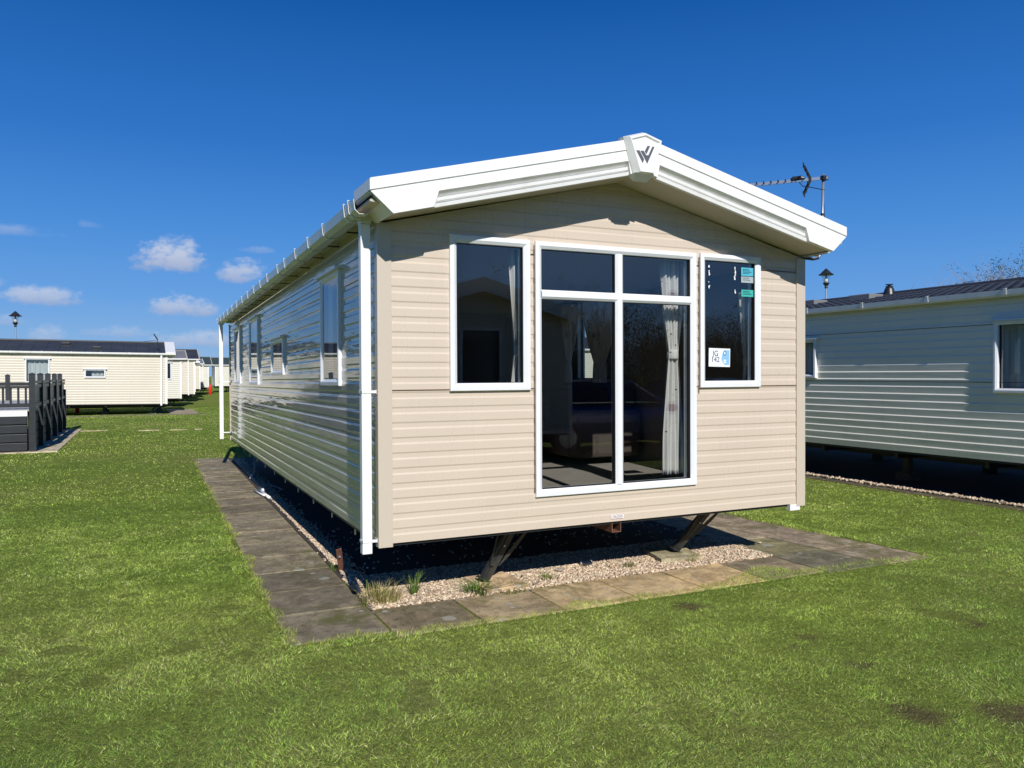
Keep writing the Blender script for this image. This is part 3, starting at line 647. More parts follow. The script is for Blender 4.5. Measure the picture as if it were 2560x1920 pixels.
# bargeboard
def barge():
    bb = MB()
    for sgn in (0, 1):
        X = (lambda x: x) if not sgn else (lambda x: 2*CX-x)
        T = lambda x: 2.334+.2462*x; GR = lambda x: 2.2600+.2465*x; BO = lambda x: 2.0965+.2432*x
        RT = lambda x: 2.1905+.243*x                      # top of the recess
        def poly(pts, ya, yb): bb.prism([(X(x), z) for x, z in pts], ya, yb, lambda p, q, t: (p, t, q))
        # upper fascia, slightly proud, from the top edge to the groove
        poly([(-.152, GR(-.152)+.003), (CX, GR(CX)+.003), (CX, T(CX)), (-.152, T(-.152))], -.375, -.325)
        # dark-line rebate between
        poly([(-.14, GR(-.14)-.004), (CX, GR(CX)-.004), (CX, GR(CX)+.003), (-.14, GR(-.14)+.003)], -.363, -.327)
        # lower board: full height end block, rail above the recess, short block by the shield
        xa, xb = .285, 1.692
        poly([(-.152, GR(-.152)-.004), (-.010, BO(-.010)), (.253, BO(.253)), (xa, RT(xa)), (xb, RT(xb)), (xb+.018, BO(xb+.018)), (CX, BO(CX)), (CX, GR(CX)-.004)], -.370, -.328)
        # stepped recess strips
        prof = [(.000, -.3695), (.003, -.362), (.029, -.322), (.033, -.321), (.037, -.346), (.058, -.343), (.067, -.321), (.069, -.321), (.073, -.347), (.0965, -.342), (.0985, -.318)]
        n = len(prof); vs = []
        for k in range(2):
            for d, y in prof:
                x = (xa-.003-.30*d) if k == 0 else (xb+.001+.18*d)
                vs.append((X(x), y, RT(x)-d))
        bb.add(vs, [(i, i+1, n+i+1, n+i) for i in range(n-1)])
        # backing board behind the recess, and the return back to the soffit
        poly([(.22, BO(.22)+.003), (1.75, BO(1.75)+.003), (1.75, RT(1.75)), (.22, RT(.22))], -.3175, -.310)
        bb.add([(X(-.152), -.325, GR(-.152)), (X(-.010), -.325, BO(-.01)), (X(-.010), .02, BO(-.01)), (X(-.152), .02, GR(-.152))], [(0, 1, 2, 3)])
    for sgn in (0, 1):
        X = (lambda x: x) if not sgn else (lambda x: 2*CX-x)
        xs_ = sorted((X(-.156), X(-.149))); bb.box((xs_[0], -.372, 2.224), (xs_[1], .02, 2.294))
    bb.build('front_face', M['white'], bp, bevel=.0035)
bp = bpy.data.objects.new('bargeboard', None); col.objects.link(bp); bp.parent = car
barge()
def shield():
    cx = 1.806; b = MB()
    def loop(s, y, dzb=0, grow=0): return [(cx-(.139+grow)*s, y, 2.755+grow*.3), (cx-.004, y, 2.795+grow*.6), (cx+(.134+grow)*s, y, 2.757+grow*.3), (cx+(.060+grow)*s, y, 2.520-grow*.3), (cx-(.055+grow)*s, y, 2.520-grow*.3)]
    def inner(d, y): return [(cx-.139+d*1.05, y, 2.755-d*.8), (cx-.004, y, 2.795-d), (cx+.134-d*1.05, y, 2.757-d*.8), (cx+.060-d*.7, y, 2.520+d*.45), (cx-.055+d*.7, y, 2.520+d*.45)]
    rings = [loop(1.0, -.32, grow=.030), loop(1, -.378, grow=.026), loop(1, -.420), inner(.006, -.427), inner(.016, -.427), inner(.026, -.4165)]
    vs = [v for r in rings for v in r]
    b.add(vs, [(i*5+k, i*5+(k+1) % 5, (i+1)*5+(k+1) % 5, (i+1)*5+k) for i in range(len(rings)-1) for k in range(5)]+[tuple(range(25, 30))])
    # lower lobe under the shield
    b.add([(cx-.080, -.405, 2.519), (cx+.083, -.405, 2.519), (cx+.060, -.335, 2.474), (cx-.055, -.335, 2.474), (cx-.095, -.31, 2.525), (cx+.098, -.31, 2.525)], [(0, 1, 2, 3), (3, 2, 5, 4), (0, 3, 4), (1, 5, 2), (0, 4, 5, 1)])
    b.build('shield', M['white'], bp)
    e = MB()
    for poly in ([(1.724, 2.667), (1.751, 2.670), (1.790, 2.612), (1.779, 2.584)], [(1.759, 2.668), (1.787, 2.671), (1.808, 2.642), (1.826, 2.644), (1.860, 2.709), (1.878, 2.708), (1.816, 2.584), (1.791, 2.624)],
                 [(1.818, 2.708), (1.841, 2.711), (1.810, 2.650), (1.796, 2.670)]):
        e.prism(poly, -.4185, -.4155, lambda p, q, t: (p, t, q))
    e.build('emblem', M['emblem'], bp)
shield()
# gutters with clips
def gutter(xf, name):
    gm = MB(); prof = [(-.082, 2.215), (-.086, 2.150), (-.105, 2.122), (-.165, 2.118), (-.195, 2.145), (-.203, 2.208), (-.199, 2.208), (-.190, 2.147), (-.163, 2.122), (-.107, 2.126), (-.090, 2.152), (-.086, 2.215)]
    gm.prism(prof, -.15, 9.62, lambda p, q, t: (xf(p), t, q-max(t, 0)*.0132))
    o = gm.build(name, M['grey_shade_trim'], car)
    c = MB()
    pf = [(-.080, 2.150), (-.103, 2.117), (-.167, 2.113), (-.201, 2.143), (-.210, 2.222), (-.199, 2.222)]
    for y in [-.02, .10, .77, 1.34, 1.91, 2.47, 2.88, 3.57, 4.11, 4.67, 5.25, 5.85, 6.5, 7.1, 7.75, 8.35, 8.95, 9.55]:
        cc = MB(); cc.strip(pf, y-.012, y+.012, lambda p, q, t: (xf(p), t, q-max(t, 0)*.0132)); k = cc.build('gutter_clip', M['white'], o)
        md = k.modifiers.new('thickness', 'SOLIDIFY'); md.thickness = .004; md.offset = 0
    for y in np.arange(.5, 9.5, .6):      # dark straps from the gutter to the wall
        c = MB(); c.box((min(xf(-.09), xf(-.003)), y-.012, 2.118-y*.0132), (max(xf(-.09), xf(-.003)), y+.012, 2.126-y*.0132)); c.build('gutter_strap', M['rubber'], o)
    return o
gutter(lambda x: x, 'gutter'); gutter(lambda x: 2*CX+.03-x, 'gutter')
def downpipe(x0, x1, ya, yb, zt, zb, clips):
    b = MB(); b.box((x0, ya, zb), (x1, yb, zt)); o = b.build('downpipe', M['white'], car, bevel=.004)
    h = MB(); h.prism([(x0-.02, zt+.09), (x1+.02, zt+.09), (x1, zt), (x0, zt)], ya-.01, yb+.01, lambda p, q, t: (p, t, q)); h.build('outlet', M['grey_shade_trim'], o)
    for z in clips:
        c = MB(); c.box((x0-.004, ya-.004, z-.008), (-.012, ya+.0, z+.010)); c.box((x0-.004, ya-.004, z-.008), (x0, yb, z+.010)); c.box((-.02, ya-.004, z-.012), (-.012, yb, z+.012)); c.build('pipe_clip', M['white'], o)
downpipe(-.118, -.053, .005, .065, 2.09, -.058, (1.0, .025))
downpipe(-.190, -.125, 9.40, 9.46, 2.00, .008, (.12, 1.0))
# windows
window(fF, *fw_holes[0][:2], fw_holes[0][2], fw_holes[0][3], car, M['frame_white'], M['glass'])
window(fF, *fw_holes[1][:2], fw_holes[1][2], fw_holes[1][3], car, M['frame_white'], M['glass'], mulls=(1.844,), trans=(1.683,))
window(fF, *fw_holes[2][:2], fw_holes[2][2], fw_holes[2][3], car, M['frame_white'], M['glass'])
for h in lw_holes: window(fL, *h, car, M['frame_white'], M['glass'], cap=1, deep=.002, pane_o=.016)
for h in rw_holes: window(fR, *h, car, M['frame_white'], M['glass'], cap=1, deep=.018)
# interior
b = MB(); b.box((.05, .06, .085), (W-.05, LEN-.05, .125)); b.build('floor', M['carpet'], car)
b = MB()
wall_in = [(lambda s, z, o: (s, .055, z), 0.05, W-.05, fw_holes), (lambda s, z, o: (.055, s, z+drop(s, z)), .056, LEN-.05, lw_holes), (lambda s, z, o: (W-.055, s, z+drop(s, z)), .056, LEN-.05, rw_holes)]
for fn_, a, c, hh in wall_in:
    q = MB(fn_); flat(q, a, c, .125, 2.06, hin(hh, .05)); b.add(q.v, q.f)
b.build('interior_lining', M['interior_wall'], car, fix=False)
b = MB(); b.quad((.05, .05, 2.062), (W-.05, .05, 2.062), (W-.05, LEN-.05, 1.99), (.05, LEN-.05, 1.99)); b.build('ceiling', M['ceiling'], car, fix=False)
b = MB(); b.box((.06, 5.9, .125), (1.9, 5.95, 2.03)); b.build('partition', M['interior_wood'], car); b = MB(); b.box((2.7, 5.9, .125), (W-.06, 5.95, 2.03)); b.build('partition', M['interior_wood'], car); b = MB(); b.box((.06, 3.0, .125), (.55, 4.9, .98)); b.build('kitchen_unit', M['interior_wood'], car)
b = MB(); b.box((-.0, .02, -.022), (W-.0, LEN, .08)); b.build('underfloor', M['black_steel'], car)
# chassis
b = MB()
for x in (.85, 2.75): b.box((x-.04, 1.3, -.17), (x+.04, LEN-.1, -.022))
for y in np.arange(1.45, LEN, 1.15): b.box((.12, y-.025, -.10), (W-.12, y+.025, -.022))
b.build('chassis', M['black_steel'], car)
for y in np.arange(.75, LEN, .78): b = MB(); b.box((.015, y-.012, -.075), (.021, y+.012, -.018)); b.build('skirt_hook', M['galv'], car)
for x in (.85, 2.75):
    for y in (2.6, 4.4, 6.2, 8.4):
        b = MB(); b.box((x-.16, y-.16, SOIL), (x+.16, y+.16, SOIL+.06)); b.prism([(x-.12, 0), (x+.12, 0), (x+.03, .27), (x-.03, .27)], y-.05, y+.05, lambda p, q, t: (p, t, SOIL+.058+q)); b.build('axle_stand', M['steel_dark'], car)
for x in (.62, 2.98):
    for y in (4.9, 5.7): b = MB(); b.prism([(y+.30*math.cos(a), -.20+.30*math.sin(a)) for a in np.linspace(0, 2*math.pi, 20, endpoint=False)], x-.09, x+.09, lambda p, q, t: (t, p, q)); b.build('wheel', M['rubber'], car)
# hitch tube
b = MB(); t = .006; X0, X1, Z0, Z1 = 1.792, 1.874, -.088, -.008
for a, c in (((X0, Z0), (X1, Z0+t)), ((X0, Z1-t), (X1, Z1)), ((X0, Z0+t), (X0+t, Z1-t)), ((X1-t, Z0+t), (X1, Z1-t))): b.box((a[0], .015, a[1]), (c[0], .9, c[1]))
b.build('towing_tube', M['rust'], car)
# corner steadies with feet on the pads
def steady(top, foot, side):
    st = bpy.data.objects.new('corner_steady', None); col.objects.link(st); st.parent = car
    top, foot = Vector(top), Vector(foot); t = (foot-top).normalized(); a = t.cross(Vector((0, 1, 0))).normalized(); n = a.cross(t).normalized()
    if n.y > 0: n = -n
    b = MB(); w, d, th = .070, .040, .005
    pr = [(-w/2, 0), (-w/2+.012, -.004), (-.014, -.004), (-.008, .006), (.008, .006), (.014, -.004), (w/2-.012, -.004), (w/2, 0), (w/2, -d), (w/2-th, -d), (w/2-th, -.012), (-w/2+th, -.012), (-w/2+th, -d), (-w/2, -d)]
    b.prism(pr, 0, (foot-top).length, lambda p, q, k: tuple(top+t*k+a*p+n*q)); b.build('leg_channel', M['steel_dark'], st)
    f = MB(); f.bar(foot-a*.06+Vector((0, 0, .004)), foot+a*.06+Vector((0, 0, .004)), .10, .006); f.bar(foot-a*.06+Vector((0, -.05, .006)), foot-a*.06+Vector((0, .02, .022)), .012, .006); f.build('foot', M['steel_dark'], st)
    s = MB(); p0 = top+t*.30+n*.02-a*.035; p1 = top+Vector((-.13, -.03, -.02)); s.tube([p0+a*.03, p0, p0.lerp(p1, .5)+Vector((-.008, -.01, 0)), p1, p1+Vector((.02, 0, .03))], .0055, 6); s.build('brace_rod', M['steel_dark'], st)
    l = MB(); q0 = top+t*.30+n*.0+a*.045; q1 = top+Vector((.155, -.02, .035)); mid = q0.lerp(q1, .5)
    dirv = (q1-q0).normalized(); pp = dirv.cross(Vector((0, 1, 0))).normalized()
    vs = []
    for k, hw in ((0, .003), (.25, .014), (.55, .016), (.85, .009), (1, .005)): c = q0.lerp(q1, k); vs += [tuple(c+pp*hw), tuple(c-pp*hw), tuple(c-pp*hw+Vector((0, .005, 0))), tuple(c+pp*hw+Vector((0, .005, 0)))]
    l.add(vs, [(i*4+k, i*4+(k+1) % 4, (i+1)*4+(k+1) % 4, (i+1)*4+k) for i in range(4) for k in range(4)]+[(0, 1, 2, 3), (16, 19, 18, 17)]); l.build('stay', M['steel_dark'], st)
    w_ = MB(); c = top+Vector((.035, -.035, .02)); w_.tube([c, c+Vector((.03, -.035, -.012))], .012, 8); w_.tube([c+Vector((.0, .01, .0)), c+Vector((0, .16, .01))], .009, 8)
    for k in range(3): w_.tube([c+Vector((-.012*k, 0, .004)), c+Vector((-.012*k-.008, -.004, .020))], .006, 6)
    w_.tube([top+t*.13+n*.012, top+t*.13-n*.012], .007, 8); w_.build('winding_bolt', M['galv'], st)
    h = MB(); h.box((top.x-.05, top.y+.03, -.045), (top.x+.05, top.y+.12, -.022)); h.build('mount', M['black_steel'], st)
steady((1.085, .28, -.055), (.925, .42, -.442), -1)
steady((2.925, .28, -.055), (2.78, .54, -.430), 1)
# caution label
b = MB(fF); b.quad((1.770, .022, .0122), (1.880, .022, .0122), (1.880, .049, .0122), (1.770, .049, .0122)); cl_ = b.build('caution_label', M['paper'], car, fix=False)
text_mesh('caution_text', 'CAUTION', .020, M['ink'], lambda x, y, z: (1.825+x, -.0128-z*.2, .040+y), cl_)
b = MB(fF)
for zz in (.0275, .0325): b.box((1.778, zz-.0011, .0123), (1.872, zz+.0011, .0128))
b.build('caution_stripe', M['amber_print'], cl_)
# television aerial on its J bracket
ae = bpy.data.objects.new('television_aerial', None); col.objects.link(ae); ae.parent = car
b = MB(); b.tube([(W, .10, 2.115), (3.80, .10, 2.112), (3.93, .10, 2.112), (3.99, .10, 2.125), (4.022, .10, 2.165), (4.030, .10, 2.23), (4.047, .10, 2.86)], .0125, 10); b.build('mast', M['galv'], ae, smooth=True)
b = MB(); b.tube([(3.72, .10, 2.112), (3.93, .10, 2.109), (3.985, .10, 2.122)], .0138, 8); b.tube([(4.040, .088, 2.60), (4.050, .086, 2.45), (4.030, .086, 2.25)], .004, 6); b.tube([(4.036, .10, 2.495), (4.038, .10, 2.515)], .0155, 10); b.build('mast_sleeve', M['black_plastic'], ae)
bd = Vector((-.66, .75, 0)).normalized(); m0 = Vector((4.045, .085, 2.825))
b = MB(); b.bar(m0-bd*.03, m0+bd*1.05, .014, .028); b.build('boom', M['galv'], ae)
b = MB()
side = Vector((bd.y, -bd.x, 0))
for k in range(13):
    p = m0+bd*(.26+k*.062)+Vector((0, 0, .004)); b.bar(p-side*.07, p+side*.07, .012, .005)
b.build('director', M['black_plastic'], ae)
b = MB(); p = m0+bd*.115
for sg in (1, -1):
    q = p+Vector((0, 0, sg*.125))-bd*(-.055); b.bar(p, q, .016, .024)
    for f in (.35, .68, 1.0): r_ = p.lerp(q, f); b.bar(r_-side*.11, r_+side*.11, .009, .009)
b.build('reflector', M['black_plastic'], ae)
b = MB(); p = m0+bd*.22; b.tube([p-bd*.055+Vector((0, 0, .014)), p-bd*.03+Vector((0, 0, .020)), p+bd*.04+Vector((0, 0, .018)), p+bd*.06+Vector((0, 0, .010))], [.012, .021, .021, .012], 10)
b.tube([p+Vector((0, 0, 0)), p+Vector((.01, 0, -.05))-bd*.03, p-bd*.09+Vector((0, 0, -.065)), m0+Vector((0, 0, -.105))], .004, 6); b.bar(m0-Vector((.03, 0, 0)), m0+Vector((.03, 0, 0)), .035, .035); b.build('dipole_box', M['black_plastic'], ae)

# ------------------------------------------------------------------ things in and on the near caravan
sheet_curtain('curtain', 2.455, .17, .30, 2.03, .23, .085, .19, 1.255, 'patterned white curtain tied back behind the tall right-hand front pane', lean=.015)
sheet_curtain('curtain', 3.225, .16, .95, 1.80, .13, .075, .11, 1.20, 'patterned white curtain tied back in the small right front window, behind the stickers', folds=4, lean=.02)
sheet_curtain('curtain', 1.09, .17, .90, 2.03, .17, .06, .15, 1.27, 'patterned white curtain at the right edge of the small left front window', folds=4, lean=.0)
sheet_curtain('curtain', 3.58, 3.10, 1.0, 2.0, .85, .30, .35, 1.25, 'plain curtain inside the side window, nearer the front end', along='y', lean=0)
sheet_curtain('curtain', 3.58, 3.80, 1.0, 2.0, .50, .10, .2, 1.25, 'plain curtain inside the side window, further from the front end', along='y', lean=.05)
# sofa and low table glimpsed through the glass
so_ = empty('sofa', (3.1, 3.3, .125), 0, 'dark brown sofa along the right wall inside the near caravan', 'sofa')
def lb(name, a, c, m, par, bev=.02):
    b = MB(); b.box(a, c); return b.build(name, m, par, bevel=bev)
lb('seat', (-.35, -.9, .08), (.35, .9, .42), M['sofa'], so_, .05); lb('backrest', (.36, -.9, .2), (.55, .9, .82), M['sofa'], so_, .05); lb('armrest', (-.35, .91, .08), (.5, 1.08, .58), M['sofa'], so_, .05); lb('armrest', (-.35, -1.08, .08), (.5, -.91, .58), M['sofa'], so_, .05)
tb_ = empty('low_cabinet', (1.9, 2.9, .125), 0, 'low brown cabinet standing on the carpet behind the front glass', 'cabinet')
lb('carcass', (-.55, -.2, .0), (.55, .2, .42), M['interior_wood'], tb_, .006); lb('top', (-.58, -.22, .42), (.58, .22, .45), M['interior_wood'], tb_, .004); lb('door', (-.52, -.215, .04), (-.01, -.2, .39), M['interior_wood'], tb_, .003); lb('door', (.01, -.215, .04), (.52, -.2, .39), M['interior_wood'], tb_, .003)
# number card JG 142 in the right front window
y_ = -.001
sg = empty('pitch_number_card', (2.806, .0015, 1.238), 0, 'white card reading JG 142 in the lower left of the right front window', 'sign')
sg.rotation_euler = (0, R(1.2), 0)
def card(name, a, c, yy, m, par, th=.0012):
    b = MB(); b.box((a[0], yy-th, a[1]), (c[0], yy, c[1])); return b.build(name, m, par)
card('card', (-.108, -.074), (.108, .074), 0, M['paper'], sg); 
text_mesh('lettering', 'JG\n142', .062, M['ink'], lambda x, y, z: (-.042+x*.93, -.0022-z*.3, .006+y), sg, spacing=.78)
b = MB(); b.prism([(.020, -.010), (.028, .030), (.045, .060), (.100, .062), (.100, -.056), (.058, -.060), (.034, -.042)], -.0013, -.0019, lambda p, q, t: (p, t, q)); b.build('blue_panel', M['sky_blue'], sg)
b = MB(); cxx, czz = .052, .036
b.add([(cxx+r*math.cos(a), -.0023, czz+r*1.15*math.sin(a)) for r in (.0135, .0165) for a in np.linspace(0, 2*math.pi, 20, endpoint=False)], [(i, (i+1) % 20, 20+(i+1) % 20, 20+i) for i in range(20)]); b.build('ring_mark', M['ink'], sg)
b = MB()
for a in (-.02, -.036): b.box((.040, -.0023, a-.007), (.068, -.0020, a+.004))
b.box((cxx-.006, -.0023, czz-.006), (cxx+.006, -.0020, czz+.008)); b.build('printed_mark', M['paper'], sg)
for x0, x1, z0, z1, mm, lab, nl in ((3.030, 3.158, 1.908, 1.975, 'cyan', 'cyan notice card stuck topmost inside the right front window', 4), (3.030, 3.158, 1.852, 1.902, 'grey_card', 'grey notice card stuck below the cyan card in the right window', 2), (3.032, 3.158, 1.738, 1.794, 'teal', 'teal green notice card, lowest of the cards in the right window', 3)):
    c = empty('notice_card', ((x0+x1)/2, .0015, (z0+z1)/2), 0, lab, 'notice', 'notice cards in the right front window'); w2, h2 = (x1-x0)/2, (z1-z0)/2
    card('card', (-w2, -h2), (w2, h2), 0, M[mm], c)
    b = MB()
    for i in range(nl): zz = h2*.55-i*h2*1.3/nl; b.box((-w2*.75, -.0018, zz-.0022), (w2*(.3+.4*((i*7) % 3)/2), -.0014, zz+.0022))
    b.build('print_line', M['ink'], c)
rs = empty('tape_residue', (2.70, -.001+.004, 1.88), 0, 'scraps of white tape residue down the glass of the right front window', 'tape')
for zs_, xo in (((1.975, 1.955), 0), ((1.935, 1.89), .004), ((1.845, 1.835), 0), ((1.815, 1.79), .003), ((1.975, 1.90), .268), ((1.90, 1.865), .262), ((1.79, 1.755), .268)):
    z_ = zs_[0]; b = MB(); L_ = []; R_ = []
    while z_ > zs_[1]: w_ = random.uniform(.002, .008); jx = random.uniform(-.004, .004); L_.append((xo+jx-w_, z_-1.88)); R_.append((xo+jx+w_, z_-1.88)); z_ -= .006
    b.prism(L_+R_[::-1], -.0035, -.0025, lambda p, q, t: (p, t, q)) if len(L_) > 1 else None
    if b.v: b.build('scrap', M['paper'], rs)
# pads under the steadies
def pad(cx, cy, rx, ry, zt, rz, c, lab):
    b = MB(); b.box((-rx, -ry, -.07), (rx, ry, 0), c); o = b.build('concrete_pad', M['slab'], bevel=.005); o.location = (cx, cy, zt); o.rotation_euler = (R(1), 0, rz); return tag(o, lab, 'paving slab')
pad(1.00, .40, .17, .20, -.446, R(4), (.50, .38, .27), 'pinkish paving slab under the left corner steady of the near caravan')
pad(2.74, .54, .19, .20, -.436, R(-12), (.34, .31, .22), 'greenish grey paving slab under the right corner steady')
# stones lying on the slabs and on the gravel
for i, (x, y, z, s, c, lab) in enumerate([(1.92, .60, -.455, .05, (.52, .46, .40), 'large flat pale stone on top of the gravel'), (1.62, .52, -.46, .035, (.34, .28, .22), 'larger brown stone at the back of the sunlit gravel'), (3.80, .62, -.471, .016, (.6, .52, .4), 'small pale stone on the mossy right-hand slab')]):
    bm = bmesh.new(); bmesh.ops.create_icosphere(bm, subdivisions=2, radius=1)
    for v in bm.verts: v.co = Vector((v.co.x*1.2, v.co.y*.9, v.co.z*.45))*s*(1+.12*math.sin(v.co.x*5+i)+.08*math.cos(v.co.y*7))
    me = bpy.data.meshes.new('stone'); bm.to_mesh(me); bm.free(); at = me.color_attributes.new('Col', 'FLOAT_COLOR', 'CORNER'); at.data.foreach_set('color', np.tile((*c, 1), (len(me.loops), 1)).astype('f').ravel())
    me.materials.append(M['pebble']); q = bpy.data.objects.new('stone', me); col.objects.link(q); q.location = (x, y, z); tag(q, lab, 'stone')
# grass tufts on the gravel
def tuft(x, y, n, h, spread, cols_, lab, droop=1.0):
    nb = n; V = []; F = []; C = []
    for i in range(nb):
        a = random.uniform(0, 6.283); r0 = random.random()**.7*spread; bx, by = r0*math.cos(a), r0*math.sin(a); hh = h*random.uniform(.4, 1); ln = hh*random.uniform(.1, .9)*droop; la = a+random.uniform(-.9, .9)
        wv = Vector((math.cos(la+1.57), math.sin(la+1.57), 0))*random.uniform(.0018, .0036); c = vary(random.choice(cols_), .3); k0 = len(V)
        for f in (0, .4, .75, 1.0):
            p = Vector((bx+math.cos(la)*ln*f**1.8, by+math.sin(la)*ln*f**1.8, hh*(f-.25*droop*f**3))); w = wv*(1-f*.85); V += [p-w, p+w]
        for k in range(3): F += [[k0+2*k, k0+2*k+1, k0+2*k+3], [k0+2*k, k0+2*k+3, k0+2*k+2]]; C += [c, c]
    o = tri_mesh('grass_tuft', [(np.array([list(v) for v in V]), np.array(F), np.array(C))], M['blade']); o.location = (x, y, SOIL+.005); return tag(o, lab, 'grass tuft')
GRN, STR, YG = (.09, .20, .035), (.50, .40, .17), (.25, .32, .06)
tuft(.09, .36, 330, .19, .14, [STR, STR, YG, (.33, .3, .1)], 'yellowed dry grass tuft at the near left corner of the gravel')
tuft(.36, .42, 70, .24, .03, [YG, (.18, .26, .08), GRN], 'spiky pale green tuft on the gravel, right of the dry tuft', .9)
tuft(.80, .26, 230, .14, .10, [GRN, GRN, YG], 'low dark green tuft by the left steady slab', 1.5)
tuft(1.02, .22, 170, .09, .13, [GRN, YG, (.28, .3, .1)], 'sprawling green tuft along the front slab edge below the left steady', 1.8)
tuft(1.42, .36, 120, .07, .05, [(.12, .15, .03), YG], 'small mossy weed in the gravel, left of the middle', 1.2)
tuft(2.20, .40, 90, .06, .05, [(.12, .15, .03), YG], 'small mossy weed in the gravel, between tube and right steady', 1.2)
tuft(2.78, .33, 60, .10, .05, [STR, (.2, .22, .06)], 'thin straw coloured weed in front of the right steady slab', .8)
tuft(.03, 1.42, 70, .09, .06, [GRN, YG], 'small green tuft between the side path and the dark underside', 1.2)
# anchor leg, hook-up cable, chain
an = empty('ground_anchor', (.045, 1.32, SOIL), 0, 'rusty steel anchor strap with a bolt, leaning under the left side', 'anchor')
b = MB(); b.bar((0, 0, 0), (-.045, -.10, .215), .045, .008, (0, 1, 0)); b.build('strap', M['rust'], an); b = MB(); b.tube([(-.035, -.09, .150), (-.029, -.055, .150)], .009, 8); b.build('bolt', M['galv'], an)
hk = empty('hook_up_cable', (0, 0, 0), 0, 'grey hook-up cable with white connectors lying along the path edge', 'cable')
b = MB(); b.tube([(.30, 8.6, -.12), (.20, 8.0, -.40), (.11, 7.6, -.475), (.12, 7.2, -.485), (.30, 6.6, -.48), (.36, 6.2, -.485), (.22, 6.0, -.485), (.08, 6.1, -.475)], .010, 6); b.build('lead', mat('grey_lead', (.35, .36, .36), .5), hk, smooth=True)
b = MB(); b.tube([(.13, 7.75, -.45), (.10, 7.55, -.46)], [.018, .026], 8); b.build('connector', M['white'], hk, smooth=True); b = MB(); b.tube([(.03, 6.2, -.455), (.05, 5.75, -.46), (.065, 5.4, -.46)], [.014, .018, .020], 8); b.tube([(.07, 6.15, -.455), (.08, 6.03, -.45)], .025, 8); b.tube([(-.03, 6.2, -.46), (.0, 5.8, -.455), (.03, 5.62, -.46)], .012, 6); b.build('connector', M['white'], hk, smooth=True)
ch = empty('safety_chain', (2.1, .95, 0), 0, 'sagging steel safety chain hanging under the front, left of the right steady', 'chain')
b = MB()
for i in range(14):
    f = i/13; p = Vector((.10+.62*f, .05-.35*f*0, -.075-.085*math.sin(f*math.pi*.85))); d = Vector((.046, 0, -.085*math.cos(f*math.pi*.85)*math.pi*.85*.074)).normalized(); n_ = Vector((0, 1, 0)) if i % 2 else d.cross(Vector((0, 1, 0))).normalized()
    b.tube([tuple(p+d*.028*math.cos(a)+n_*.012*math.sin(a)) for a in np.linspace(0, 2*math.pi, 11)], .004, 5)
b.build('chain_link', M['black_steel'], ch)

